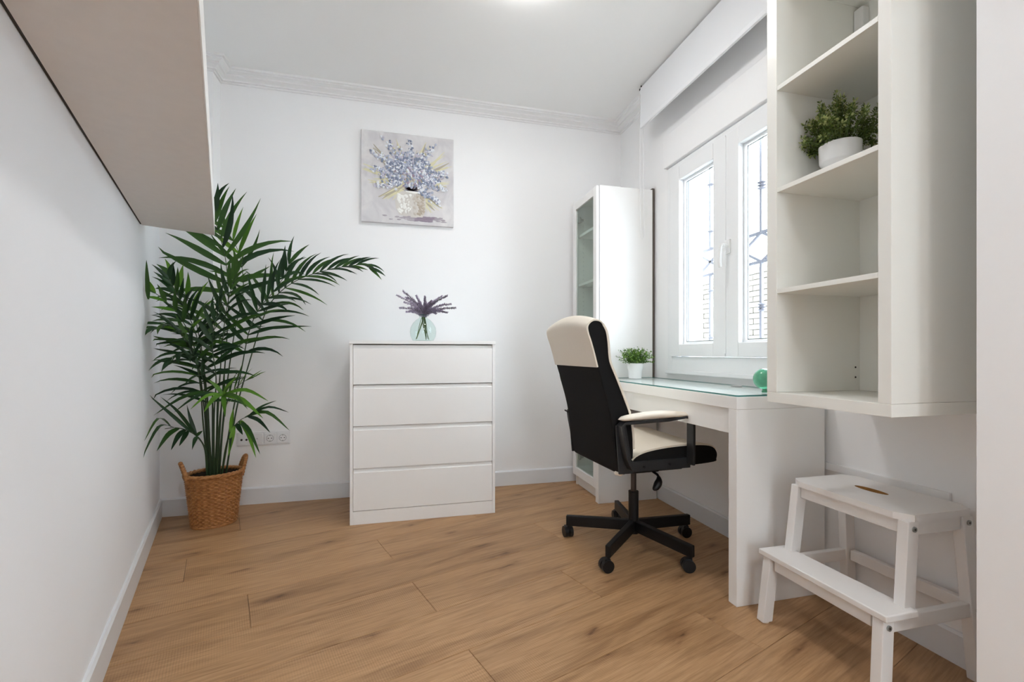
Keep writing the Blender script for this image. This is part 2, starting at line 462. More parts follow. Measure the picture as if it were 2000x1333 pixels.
# baseboards
def skirting(name, p, q, n, h=0.105, t=0.013):
    p, q, n = Vector(p), Vector(q), Vector(n)
    prof = [p, p + n * t, p + n * t + Vector((0, 0, h - 0.008)), p + n * (t - 0.006) + Vector((0, 0, h)), p + Vector((0, 0, h))]
    bm = nb(); extrude(bm, prof, q - p); struct(name, bm, M['base'])
skirting('baseboard_back', (PX, YB, 0), (XR, YB, 0), (0, -1, 0))
pl = left_at(PY); skirting('baseboard_corner', (pl.x, PY, 0), (PX, PY, 0), (0, -1, 0))
a = left_at(YL); b_ = left_at(PY - 0.013); skirting('baseboard_left', a, b_, ln)
skirting('baseboard_right', (XR, 0.757, 0), (XR, YB - 0.013, 0), (-1, 0, 0), h=0.10)
skirting('baseboard_near', (1.30, YF, 0), (1.30, 0.744, 0), (-1, 0, 0), h=0.10)

# cornice: stepped plaster profile, (distance from wall, height below ceiling)
CP = [(0, 0), (0.088, 0), (0.088, 0.013), (0.074, 0.013), (0.074, 0.020), (0.064, 0.024), (0.048, 0.027), (0.048, 0.035), (0.036, 0.038), (0.026, 0.044), (0.020, 0.047), (0.020, 0.056), (0.009, 0.056), (0.009, 0.067), (0, 0.067)]
def cornice(name, p, q, n, m0=0.0, m1=0.0):
    """m0/m1: mitre slope at the ends (shift along the run per unit distance from wall)."""
    p, q, n = Vector(p), Vector(q), Vector(n); t = (q - p).normalized()
    bm = nb()
    A_ = [p + n * d + t * (m0 * d) + Vector((0, 0, ZC - h)) for d, h in CP]
    B_ = [q + n * d + t * (m1 * d) + Vector((0, 0, ZC - h)) for d, h in CP]
    xbeam(bm, A_, B_); struct(name, bm, M['trim'])
cornice('trim_1', (PX, YB, 0), (XR, YB, 0), (0, -1, 0), 1, -1)
cornice('trim_2', (pl.x, PY, 0), (PX, PY, 0), (0, -1, 0), 0, 1)
cornice('trim_3', (PX, PY, 0), (PX, YB, 0), (1, 0, 0), -1, -1)
cornice('trim_4', (XR, 0.757, 0), (XR, YB, 0), (-1, 0, 0), 0, -1)
# cable duct along the right wall behind the stool
struct('trim_5', B(XR - 0.012, XR, 1.03, 1.60, 0.487, 0.517), M['trim'], bevel=0.002)

# ------------------------------------------------------------------ window
XF = XR - 0.014
win = struct('window_1', (lambda bm: ([box(bm, XF, 1.72, 2.488, 2.533, .844, 2.104), box(bm, XF, 1.72, 1.455, 1.50, .844, 2.104),
     box(bm, XF, 1.72, 1.50, 2.488, .844, .928), box(bm, XF, 1.72, 1.50, 2.488, 2.072, 2.104)], bm)[1])(nb()), M['pvc'], bevel=0.003)
struct('window_sill', B(XF - 0.006, XF + 0.02, 1.43, 2.555, 0.822, 0.846), M['pvc'], win, bevel=0.004)
struct('shutter_box', B(XR - 0.03, XO - 0.02, 1.43, 2.555, 2.112, 2.315), M['wall'], win, bevel=0.004)
def sash(y0, y1, oy0, oy1, handle):
    z0, z1, oz0, oz1 = 0.93, 2.071, 1.003, 1.987
    xf, xg = XF - 0.016, XF + 0.028
    bm = nb()
    box(bm, xf, XF + 0.045, y0, oy0, z0, z1); box(bm, xf, XF + 0.045, oy1, y1, z0, z1)
    box(bm, xf, XF + 0.045, oy0, oy1, z0, oz0); box(bm, xf, XF + 0.045, oy0, oy1, oz1, z1)
    s = struct('sash', bm, M['pvc'], win, bevel=0.004)
    bm = nb(); t = 0.012
    for args in ((oy0, oy0 + t, oz0, oz1), (oy1 - t, oy1, oz0, oz1), (oy0 + t, oy1 - t, oz0, oz0 + t), (oy0 + t, oy1 - t, oz1 - t, oz1)):
        box(bm, xg - 0.012, xg, *args)
    struct('glazing_bead', bm, M['pvc'], s, bevel=0.003)
    bm = nb(); t2 = 0.018
    for args in ((oy0 + t, oy0 + t2, oz0 + t, oz1 - t), (oy1 - t2, oy1 - t, oz0 + t, oz1 - t), (oy0 + t, oy1 - t, oz0 + t, oz0 + t2), (oy0 + t, oy1 - t, oz1 - t2, oz1 - t)):
        box(bm, xg, xg + 0.003, *args)
    struct('glass_spacer', bm, M['steel'], s)
    struct('pane', B(xg + 0.003, xg + 0.007, oy0, oy1, oz0, oz1), M['pane'], s)
    if handle:
        yh = 1.968; x = xf
        bm = nb(); box(bm, x - 0.010, x, yh - 0.014, yh + 0.014, 1.455, 1.525)
        tube(bm, [(x - 0.005, yh, 1.495), (x - 0.042, yh, 1.495)], 0.010, 12)
        pts = [(x - 0.040, yh, 1.503), (x - 0.046, yh + 0.006, 1.48), (x - 0.050, yh + 0.008, 1.43), (x - 0.046, yh + 0.008, 1.385)]
        tube(bm, catmull(pts, 5), 0.0085, 10)
        struct('handle', bm, M['ceramic'], s, smooth=50)
        bm = nb(); 
    return s
sash(1.998, 2.487, 2.09, 2.392, False)
sash(1.501, 1.993, 1.597, 1.905, True)
bm = nb(); box(bm, XF - 0.020, XF - 0.010, 1.989, 2.002, 0.945, 2.06); struct('meeting_strip', bm, M['pvc'], win, bevel=0.002)
for y in (2.484, 2.520, 1.47, 1.505): struct('shutter_guide', B(1.735, 1.765, y - 0.007, y + 0.007, 0.85, 2.12), M['guide'], win)

# roller blind
bl = thing('roller_blind', 'white roller blind rolled almost fully up above the window', 'blind', (1.535, 1.95, 2.41))
obj('blind_fabric', B(1.534, 1.537, 1.335, 2.662, 2.425, 2.672), M['blind'], bl)
bm = nb(); tube(bm, [(1.558, 1.335, 2.655), (1.558, 2.662, 2.655)], 0.024, 20); obj('roller_tube', bm, M['blind'], bl, smooth=50)
obj('bottom_rail', B(1.529, 1.543, 1.335, 2.662, 2.405, 2.428), M['blind'], bl, bevel=0.003)
for y in (1.329, 2.666): obj('bracket', B(1.535, 1.60, y - 0.003, y + 0.003, 2.638, 2.69), M['trim'], bl)
bm = nb(); tube(bm, [(1.546, 2.663, 2.668), (1.546, 2.676, 2.668)], 0.013, 14); box(bm, 1.536, 1.546, 2.660, 2.672, 2.665, 2.688); obj('end_plug', bm, M['plastic'], bl)
bm = nb()
tube(bm, catmull([(1.536, 2.674, 2.66), (1.537, 2.674, 2.3), (1.539, 2.672, 1.9), (1.543, 2.668, 1.73), (1.551, 2.664, 1.695), (1.560, 2.662, 1.73), (1.562, 2.666, 1.9), (1.560, 2.672, 2.3), (1.558, 2.674, 2.66)], 8), 0.0022, 6)
obj('bead_chain', bm, M['trim'], bl)

# iron grille and the place outside
gr = thing('window_grille', 'pale iron window grille with band of crossed bars, outside the panes', 'grille', (1.95, 1.98, 0.78))
bars = [2.656 - 0.14 * i for i in range(10)]
for i, y in enumerate(bars):
    ends = (0.78, 1.455), (1.616, 2.30)
    for z0, z1 in ends:
        bm = nb(); beam(bm, (1.95, y, z0), (1.95, y, z1), 0.015, 0.015); br = obj('bar', bm, M['grille'], gr)
        zl = (2.03, 1.73, 1.35, 1.05) if i % 2 else ((1.876, 1.204) if i > 0 else ())
        for z in zl:
            if not z0 < z < z1: continue
            for dz in ((0,) if i % 2 else (-0.016, 0, 0.016)):
                bm = nb(); lathe(bm, [(0.012, -0.006), (0.024, 0), (0.012, 0.006)], (1.95, y, z + dz), 12, True, True)
                obj('collar', bm, M['grille'], br, smooth=30)
for z in (1.455, 1.616, 0.80, 2.28):
    bm = nb(); beam(bm, (1.95, bars[0] + 0.03, z), (1.95, bars[-1] - 0.03, z), 0.012, 0.016); obj('rail', bm, M['grille'], gr)
for i in range(0, 8, 2):
    y0, y1 = bars[i], bars[i + 2]; ym = (y0 + y1) / 2
    for p, q in (((y0, 1.616), (ym, 1.535)), ((ym, 1.535), (y1, 1.616)), ((y0, 1.455), (ym, 1.535)), ((ym, 1.535), (y1, 1.455))):
        bm = nb(); beam(bm, (1.95, p[0], p[1]), (1.95, q[0], q[1]), 0.010, 0.014); obj('diagonal_bar', bm, M['grille'], gr)
struct('ground', B(XO, 7.0, -1.0, 9.0, -0.30, -0.10), M['render'])
bw = thing('brick_boundary', 'sunlit pale brick wall seen through the window', 'wall', (4.6, 5.6, -0.1))
obj('wall_core', B(4.52, 4.75, 3.0, 8.4, -0.1, 2.06), M['mortar'], bw)
bme = bpy.data.meshes.new('brick'); bm = nb(); box(bm, -0.03, 0.03, -0.116, 0.116, -0.031, 0.031); bm.to_mesh(bme); bm.free(); bme.materials.append(M['brick'])
for r in range(15):
    for q in range(18):
        o = bpy.data.objects.new('brick', bme); C.objects.link(o); o.parent = bw
        o.location = (4.52 - 4.6 + random.uniform(-0.006, 0.006), 3.5 + 0.245 * q + (0.12 if r % 2 else 0) - 5.6, 1.0 + 0.072 * r + 0.1)
        o.rotation_euler = (random.uniform(-0.02, 0.02), 0, random.uniform(-0.02, 0.02))

# ------------------------------------------------------------------ ceiling lamps
def lamp(name, label, x, y, m):
    t = thing(name, label, 'lamp', (x, y, ZC))
    bm = nb(); lathe(bm, [(0.15, 0), (0.15, -0.012), (0.135, -0.016)], (x, y, ZC), 40, True, True); obj('lamp_base', bm, M['trim'], t, smooth=40)
    bm = nb(); lathe(bm, [(0.135, -0.016), (0.140, -0.024), (0.132, -0.034), (0.10, -0.041), (0.05, -0.044), (0.002, -0.045)], (x, y, ZC), 40, True, True); obj('diffuser', bm, m, t, smooth=60)
lamp('ceiling_lamp', 'round white flush ceiling lamp in the middle of the room', 0.56, 1.92, M['lampA'])
lamp('ceiling_lamp', 'round white flush ceiling lamp near the entrance', 0.55, -0.9, M['lampB'])

# ------------------------------------------------------------------ long wall shelf on the left
ws = thing('hanging_shelf', 'long deep pale laminate shelf fixed high on the left wall', 'shelf', (-0.75, 1.6, 1.515))
q = [Vector((-0.335, 0.907, 0)) + Vector((0.313, -0.9497, 0)) * 0.75, Vector((-0.85, 2.468, 0))]
fl = left_at(2.345) + ln * 0.006; nl = left_at(0.10) + ln * 0.006
pts = [q[0], q[1], fl, nl]
bm = nb(); prism(bm, pts, 1.515, 1.632); obj('shelf_board', bm, M['shelf'], ws, bevel=0.0015)
bm = nb(); o_ = Vector((0.949, 0.315, 0)) * 0.0025
prism(bm, [q[0] + o_, q[1] + o_, q[1], q[0]], 1.5155, 1.6315); obj('edge_band', bm, M['white'], ws)
bm = nb(); prism(bm, [left_at(2.34) + ln * 0.0005, left_at(2.34) + ln * 0.006, left_at(0.1) + ln * 0.006, left_at(0.1) + ln * 0.0005], 1.517, 1.62); obj('shadow_strip', bm, M['dark'], ws)  # dark strip painting in the shadow line between shelf and wall

# ------------------------------------------------------------------ chest of drawers
dx0, dx1, dy0, dy1 = -0.251, 0.566, 2.645, 3.14
dr = thing('chest_of_drawers', 'white four drawer chest standing against the back wall', 'chest of drawers', (0.158, 2.9, 0))
obj('top_panel', B(dx0 - 0.002, dx1 + 0.002, dy0 - 0.006, dy1, 1.001, 1.020), M['white'], dr, bevel=0.0015)
for x in (dx0, dx1 - 0.016): obj('side_panel', B(x, x + 0.016, dy0 + 0.001, dy1, 0, 1.001), M['white'], dr, bevel=0.001)
obj('plinth', B(dx0 + 0.016, dx1 - 0.016, dy0 + 0.002, dy0 + 0.02, 0, 0.073), M['white'], dr, bevel=0.001)
obj('back_panel', B(dx0 + 0.016, dx1 - 0.016, dy1 - 0.01, dy1 - 0.004, 0.02, 1.0), M['white'], dr)
obj('base_panel', B(dx0 + 0.016, dx1 - 0.016, dy0 + 0.02, dy1 - 0.01, 0.055, 0.073), M['white'], dr)
for z0, z1 in ((0.0765, 0.309), (0.311, 0.543), (0.545, 0.773), (0.775, 0.998)):
    x0, x1 = dx0 + 0.0175, dx1 - 0.0175
    top = z1 - 0.022 if z1 < 0.99 else z1 - 0.022
    prof = [(x0, dy0, z0), (x0, dy0, top), (x0, dy0 + 0.022, top + 0.002), (x0, dy0 + 0.026, z0 + 0.0), ]
    prof = [(x0, dy0 + 0.001, z0), (x0, dy0 + 0.001, top), (x0, dy0 + 0.007, top + 0.001), (x0, dy0 + 0.020, z1 - 0.002), (x0, dy0 + 0.026, z1 - 0.002), (x0, dy0 + 0.026, z0)]
    bm = nb(); extrude(bm, prof, (x1 - x0, 0, 0))
    d = obj('drawer', bm, M['white'], dr, bevel=0.0008, seg=1)
    bm = nb(); box(bm, x0 + 0.01, x1 - 0.01, dy0 + 0.026, dy1 - 0.05, z0 + 0.02, z1 - 0.03); obj('drawer_box', bm, M['white'], d)

# ------------------------------------------------------------------ canvas painting
px0, px1, pz0, pz1, pyf = -0.229, 0.381, 1.821, 2.428, 3.152
pt = thing('canvas_painting', 'square canvas painting of blue flowers in a white vase', 'painting', (0.076, 3.18, pz0))
def canvas_mat():
    m = bpy.data.materials.new('painted_ground'); m.use_nodes = True
    nt = m.node_tree; L = nt.links; N = nt.nodes; b = N['Principled BSDF']; b.inputs['Roughness'].default_value = 0.7
    tc = N.new('ShaderNodeTexCoord')
    n1 = N.new('ShaderNodeTexNoise'); n1.inputs['Scale'].default_value = 6; n1.inputs['Detail'].default_value = 6; n1.inputs['Distortion'].default_value = 1.5
    L.new(tc.outputs['Object'], n1.inputs['Vector'])
    r = N.new('ShaderNodeValToRGB'); e = r.color_ramp.elements
    e[0].position = 0.3; e[0].color = srgb(196, 193, 197); e[1].position = 0.7; e[1].color = srgb(222, 220, 220)
    L.new(n1.outputs['Fac'], r.inputs[0]); L.new(r.outputs[0], b.inputs['Base Color'])
    n2 = N.new('ShaderNodeTexNoise'); n2.inputs['Scale'].default_value = 400; L.new(tc.outputs['Object'], n2.inputs['Vector'])
    bp = N.new('ShaderNodeBump'); bp.inputs['Strength'].default_value = 0.2; bp.inputs['Distance'].default_value = 0.001
    L.new(n2.outputs['Fac'], bp.inputs['Height']); L.new(bp.outputs[0], b.inputs['Normal'])
    return m
obj('canvas', B(px0, px1, pyf, YB - 0.001, pz0, pz1), canvas_mat(), pt, bevel=0.003)
PS = px1 - px0
def cv(u, v, lift): return (px0 + u * PS, pyf - lift, pz0 + v * PS)
def stroke(bm, u0, v0, u1, v1, wd, lift, mi=0, taper=True):
    d = Vector((u1 - u0, v1 - v0)); n = Vector((-d.y, d.x)).normalized() * wd / 2
    md = Vector(((u0 + u1) / 2 + random.uniform(-.01, .01), (v0 + v1) / 2 + random.uniform(-.01, .01)))
    e = 0.15 if taper else 1
    P_ = [(u0 + n.x * .6, v0 + n.y * .6), (md.x + n.x, md.y + n.y), (u1 + n.x * e, v1 + n.y * e), (u1 - n.x * e, v1 - n.y * e), (md.x - n.x, md.y - n.y), (u0 - n.x * .6, v0 - n.y * .6)]
    f = bm.faces.new([bm.verts.new(cv(a_, b2, lift)) for a_, b2 in P_]); f.material_index = mi
def dab(bm, u, v, ru, rv, rot, lift, mi):
    vs = []
    for k in range(7):
        a_ = 2 * PI * k / 7; x = ru * math.cos(a_) * random.uniform(.8, 1.2); y = rv * math.sin(a_) * random.uniform(.8, 1.2)
        vs.append(bm.verts.new(cv(u + x * math.cos(rot) - y * math.sin(rot), v + x * math.sin(rot) + y * math.cos(rot), lift)))
    c = bm.verts.new(cv(u, v, lift + 0.0012))
    for k in range(7): bm.faces.new((vs[k], vs[(k + 1) % 7], c)).material_index = mi
mshadow = mat('paint_shadow', srgb(170, 163, 171), 0.7, vary=0.2, scale=20)
mshadow2 = mat('paint_shadow_purple', srgb(142, 130, 144), 0.7, vary=0.2, scale=20)
bm = nb()
for k in range(60):
    f = random.gauss(0, 1); u = 0.66 + .15 * f; v = 0.068 + random.uniform(-.026, .022)
    if not .06 < u < .94: continue
    dab(bm, u, v, random.uniform(.04, .06) * (1 - .25 * min(2, abs(f))), random.uniform(.006, .012), 0, 0.0006 + 0.00002 * k, 1 if abs(f) < .9 and u > .55 else 0)
obj('painted_shadow', bm, [mshadow, mshadow2], pt)['kind'] = 'stuff'
myel = mat('paint_straw', srgb(216, 211, 176), 0.7, vary=0.1, scale=30); myel2 = mat('paint_straw_dark', srgb(176, 168, 150), 0.7)
bm = nb()
tips = [(.36, .9), (.40, .85), (.70, .9), (.74, .86), (.05, .60), (.03, .57), (.92, .74), (.95, .68), (.95, .50), (.93, .45), (.24, .25), (.30, .26), (.18, .30), (.74, .14), (.78, .18), (.86, .2), (.16, .72), (.12, .82), (.30, .88), (.62, .84), (.88, .82), (.10, .45)]
for k, (u, v) in enumerate(tips * 3):
    stroke(bm, .52 + random.uniform(-.08, .08), .46 + random.uniform(-.05, .05), u + random.uniform(-.03, .03), v + random.uniform(-.03, .03), random.uniform(.012, .045), 0.0008 + 0.00002 * k, random.choice((0, 0, 1)))
obj('painted_grass', bm, [myel, myel2], pt)['kind'] = 'stuff'
# painted vase
mv = mat('paint_vase', srgb(208, 204, 198), 0.6, vary=0.12, scale=14, bump=0.4); mv2 = mat('paint_vase_shade', srgb(180, 168, 152), 0.7, vary=0.15, scale=16); mv3 = mat('paint_vase_light', srgb(236, 236, 232), 0.6)
bm = nb()
outline = [(.40, .10), (.365, .17), (.355, .25), (.37, .315), (.42, .355), (.47, .375), (.60, .372), (.655, .35), (.685, .30), (.69, .22), (.675, .13), (.655, .085), (.60, .075), (.47, .082)]
c = bm.verts.new(cv(.52, .22, 0.003)); vs = [bm.verts.new(cv(u, v, 0.002)) for u, v in outline]
for k in range(len(vs)): bm.faces.new((vs[k], vs[(k + 1) % len(vs)], c))
for k in range(70):
    f = random.random(); u, v = .56 + .105 * f, random.uniform(.11, .33)
    dab(bm, u, v, random.uniform(.012, .026), random.uniform(.010, .022), random.uniform(0, 3), 0.0031 + .00001 * k, random.choice((3, 3, 0)) if f < .35 else random.choice((1, 1, 3)))
for k in range(70):
    f = random.random(); u, v = .525 - .135 * f, random.uniform(.12, .32)
    dab(bm, u, v, random.uniform(.012, .026), random.uniform(.010, .022), random.uniform(0, 3), 0.0031 + .00001 * k, random.choice((0, 0, 2)) if f < .3 else random.choice((2, 2, 2, 0)))
stroke(bm, .47, .36, .60, .352, .022, 0.0042, 2, False)
obj('painted_vase', bm, [mv, mv2, mv3, mat('paint_vase_mid', srgb(198, 190, 180), 0.7)], pt)
fm = [mat('paint_periwinkle', srgb(168, 175, 194), 0.6), mat('paint_slate', srgb(122, 131, 154), 0.6), mat('paint_pale_blue', srgb(222, 226, 232), 0.6), mat('paint_lilac', srgb(192, 188, 202), 0.6), mat('paint_mauve', srgb(150, 134, 150), 0.6)]
bm = nb(); kk = 0
spikes = [(.22, .94), (.30, .90), (.51, .95), (.80, .92), (.74, .85), (.09, .77), (.20, .74), (.10, .57), (.12, .60), (.18, .38), (.14, .40), (.90, .62), (.93, .58), (.93, .41), (.86, .24), (.80, .28), (.66, .80), (.40, .84), (.85, .5), (.2, .5)]
for k in range(60):
    u, v = random.uniform(.42, .66), random.uniform(.38, .48); stroke(bm, .53, .36, u, v, .008, 0.0030, random.choice((1, 4)))
for k in range(420):
    a_ = random.uniform(0, 2 * PI); r_ = .23 * math.sqrt(random.random())
    u, v = .53 + r_ * math.cos(a_) * 1.1, .60 + r_ * math.sin(a_) * .85
    kk += 1; s_ = random.uniform(.009, .021); dab(bm, u, v, s_, s_ * .8, a_, 0.0034 + .000003 * kk, random.choice((0, 0, 1, 1, 1, 2, 3, 4)))
for (tu, tv) in spikes:
    for k in range(40):
        f = random.uniform(.30, 1); w_ = .045 * (1.15 - f) + .012
        d = Vector((tu - .53, tv - .48)); n = Vector((-d.y, d.x)).normalized()
        p_ = Vector((.53, .48)) + d * f + n * random.gauss(0, w_ * .6)
        kk += 1; s_ = random.uniform(.009, .019)
        dab(bm, min(.97, max(.03, p_.x)), min(.97, max(.03, p_.y)), s_, s_ * .8, random.uniform(0, 3), 0.0036 + .000003 * kk, random.choice((0, 0, 1, 1, 2, 2, 3) if f < .8 else (0, 1, 2, 2, 3)))
obj('painted_flowers', bm, fm, pt)['kind'] = 'stuff'

# ------------------------------------------------------------------ wall sockets
so = thing('socket_strip', 'white four gang socket strip on the back wall beside palm', 'socket', (-0.815, YB, 0.37))
obj('surround', B(-0.968, -0.661, YB - 0.009, YB, 0.368, 0.454), M['outlet'], so, bevel=0.004)
for k in range(4):
    xc = -0.968 + 0.006 + 0.0369 + k * 0.0738; zc = 0.411
    f = obj('socket_module', B(xc - 0.033, xc + 0.033, YB - 0.014, YB - 0.008, zc - 0.033, zc + 0.033), M['outlet'], so, bevel=0.002)
    if k == 0:
        for s in (-1, 1):
            bm = nb(); tube(bm, [(xc + s * .014, YB - 0.0155, zc - .004), (xc + s * .014, YB - 0.012, zc - .004)], 0.0065, 14); obj('hole', bm, M['dark'], f)
    elif k == 1:
        bm = nb(); tube(bm, [(xc, YB - 0.0150, zc), (xc, YB - 0.012, zc)], 0.004, 10); obj('hole', bm, M['outletshade'], f)
    else:
        bm = nb()
        for kk_ in range(24):
            a0, a1 = 2 * PI * kk_ / 24, 2 * PI * (kk_ + 1) / 24
            q4 = [(xc + r_ * math.cos(a_), YB - 0.0150, zc + r_ * math.sin(a_)) for r_, a_ in ((.0185, a0), (.022, a0), (.022, a1), (.0185, a1))]
            xbeam(bm, q4, [(x, y + .003, z) for x, y, z in q4])
        obj('socket_ring', bm, M['outletshade'], f)
        for s in (-1, 1):
            bm = nb(); tube(bm, [(xc + s * .0095, YB - 0.0152, zc), (xc + s * .0095, YB - 0.012, zc)], 0.003, 10); obj('hole', bm, M['dark'], f)
        for s in (-1, 1): obj('earth_clip', B(xc - .003, xc + .003, YB - 0.0155, YB - 0.012, zc + s * .0175 - .003, zc + s * .0175 + .003), M['steel'], f)

# ------------------------------------------------------------------ wicker basket
bc = Vector((-0.985, 2.865, 0)); bang = math.radians(27); BH = 0.275
bk = thing('wicker_basket', 'brown oval wicker basket with two handles, in the corner', 'basket', bc, bang)
def bas(h): # semi axes at height fraction
    return 0.107 + 0.028 * h, 0.084 + 0.024 * h
bm = nb(); NA, NR = 144, 27; rings = []
for r_ in range(NR * 2 + 1):
    h = r_ / (NR * 2); ax, ay = bas(h); ring = []
    for k in range(NA):
        t = 2 * PI * k / NA
        bump = (0.0030 if r_ % 2 else -0.0014) + 0.0042 * math.sin(t * 24 + (PI if (r_ // 2) % 2 else 0)) * (1 if r_ % 2 else 0.4) + 0.0024 * math.cos(t * 24)
        s = 1 + bump / 0.115
        ring.append(bm.verts.new((ax * s * math.cos(t), ay * s * math.sin(t), 0.004 + h * BH)))
    rings.append(ring)
for a_, b2 in zip(rings, rings[1:]):
    for k in range(NA): bm.faces.new((a_[k], a_[(k + 1) % NA], b2[(k + 1) % NA], b2[k]))
bm.faces.new(rings[0][::-1])
obj('woven_wall', bm, M['wicker'], bk, smooth=60, local=True)
bm = nb(); inner = []
for h in (1.0, 0.55):
    ax, ay = bas(h); inner.append([bm.verts.new(((ax - .008) * math.cos(2 * PI * k / 48), (ay - .008) * math.sin(2 * PI * k / 48), 0.004 + h * BH)) for k in range(48)])
for k in range(48): bm.faces.new((inner[0][k], inner[0][(k + 1) % 48], inner[1][(k + 1) % 48], inner[1][k]))
bm.faces.new(inner[1]); obj('lining', bm, M['soil'], bk, local=True)
for ph in range(3):   # twisted rim strands
    bm = nb(); ax, ay = bas(1.0); pts = []
    for k in range(97):
        t = 2 * PI * k / 96; w_ = t * 11 + ph * 2 * PI / 3; rr = 0.0060
        pts.append(((ax + rr * math.cos(w_)) * math.cos(t), (ay + rr * math.cos(w_)) * math.sin(t), BH + 0.008 + rr * math.sin(w_)))
    tube(bm, pts, 0.0068, 6, False); obj('rim_strand', bm, M['wicker'], bk, smooth=60, local=True)
bm = nb()
lathe(bm, [(0.109, 0.0), (0.112, 0.006), (0.109, 0.012)], (0, 0, 0), 48, True, True)
bmesh.ops.scale(bm, vec=(1, .79, 1), verts=bm.verts); obj('foot_ring', bm, M['wicker'], bk, smooth=60, local=True)
for s in (-1, 1):
    bm = nb(); ax, ay = bas(1.0)
    e = lambda t: Vector((s * ax * math.cos(t) * 1.02, ay * math.sin(t) * 1.02, BH))
    pts = catmull([e(-.42) + Vector((0, 0, -.02)), e(-.36) + Vector((s * .008, 0, .03)), e(-.24) + Vector((s * .014, 0, .066)), e(0) + Vector((s * .016, 0, .082)), e(.24) + Vector((s * .014, 0, .066)), e(.36) + Vector((s * .008, 0, .03)), e(.42) + Vector((0, 0, -.02))], 6)
    tube(bm, pts, 0.0095, 8)
    for k in range(0, len(pts) - 1, 2):
        p_ = pts[k]; q_ = pts[k + 1]; tube(bm, [p_, q_], 0.0112, 8)
    obj('handle', bm, M['wicker'], bk, smooth=60, local=True)

# ------------------------------------------------------------------ palm
pm = thing('potted_palm', 'tall green palm with arching fronds growing from wicker basket', 'plant', (bc.x, bc.y, 0.17))
bm = nb(); lathe(bm, [(0.085, 0), (0.098, 0.066), (0.07, 0.078), (0.001, 0.084)], (0, 0, 0), 32, True, True)
bmesh.ops.scale(bm, vec=(1, .78, 1), verts=bm.verts); bmesh.ops.rotate(bm, cent=(0, 0, 0), matrix=Matrix.Rotation(bang, 3, 'Z'), verts=bm.verts)
obj('root_ball', bm, M['soil'], pm, local=True)
PMI = ROOT[pm.name].inverted()
def leaflet_mesh(base, dirv, nrm, L_, wd, droop, side_bend=0.0):
    """folded tapering blade, 6 stations."""
    bm = nb(); n = 6; p = Vector(base); d = dirv.normalized(); st = L_ / n
    prof = [0.30, 0.82, 1.0, 0.92, 0.66, 0.34, 0.02]
    prevr = None
    for i in range(n + 1):
        side = d.cross(nrm)
        if side.length < 1e-4: side = Vector((1, 0, 0))
        side.normalize(); up = side.cross(d).normalized()
        hw = wd / 2 * prof[i]
        row = [bm.verts.new(p - side * hw + up * hw * 0.35), bm.verts.new(p), bm.verts.new(p + side * hw + up * hw * 0.35)]
        if prevr:
            bm.faces.new((prevr[0], prevr[1], row[1], row[0])); bm.faces.new((prevr[1], prevr[2], row[2], row[1]))
        prevr = row
        p = p + d * st
        d = (d + Vector((0, 0, -1)) * droop * (0.4 + i / n) + side * side_bend * 0.1).normalized()
    return bm
def inside(p):
    """pull a point back inside the room's corner."""
    q_ = p.copy()
    dd = (q_ - LB).dot(ln)
    if dd < 0.015: q_ += ln * (0.015 - dd)
    lim = PY - 0.02 if q_.x < PX + 0.03 else YB - 0.03
    if q_.y > lim: q_.y = lim
    return q_
def frond(pts, start, n, L0, L1, al0, al1, droop, m, wd=0.034, face=(-0.2, -1, 0.35), sides=(1, 1), stem_r=0.0052, jitter=0.12):
    P_ = catmull([inside(pix(*p_)) for p_ in pts], 8)
    cum = [0]
    for a_, b2 in zip(P_, P_[1:]): cum.append(cum[-1] + (b2 - a_).length)
    tot = cum[-1]
    rad = [max(0.0016, stem_r * (1 - 0.78 * c_ / tot)) for c_ in cum]
    bm = nb(); tube(bm, P_, rad, 7); fo = obj('frond', bm, M['stem'], pm, smooth=60); LAST[0] = fo
    def at(f):
        s_ = f * tot
        for i in range(len(P_) - 1):
            if cum[i + 1] >= s_ or i == len(P_) - 2:
                t = (s_ - cum[i]) / max(1e-6, cum[i + 1] - cum[i]); return P_[i].lerp(P_[i + 1], t), (P_[i + 1] - P_[i]).normalized()
    N_ = Vector(face).normalized()
    for k in range(n):
        f = start + (1 - start) * (k / max(1, n - 1)) ** 0.95
        f = min(f, 0.997); p_, t = at(f); g = k / max(1, n - 1)
        for si, s in enumerate((-1, 1)):
            if not sides[si]: continue
            S = t.cross(N_).normalized() * s
            al = al0 + (al1 - al0) * g + random.uniform(-jitter, jitter)
            d = t * math.cos(al) + S * math.sin(al) + N_ * random.uniform(-0.05, 0.30)
            L_ = (L0 + (L1 - L0) * g) * (0.72 + 0.28 * math.sin(PI * min(1, 0.25 + g * 0.9))) * random.uniform(0.86, 1.12)
            mm = m if not isinstance(m, (list, tuple)) else random.choice(m)
            bm = leaflet_mesh(p_, d, N_, L_, wd * 0.74 * random.uniform(.85, 1.15), droop * random.uniform(.6, 1.4), random.uniform(-1, 1))
            for v in bm.verts: v.co = inside(v.co)
            o = obj('leaflet', bm, mm, fo, smooth=80)
LAST = [None]
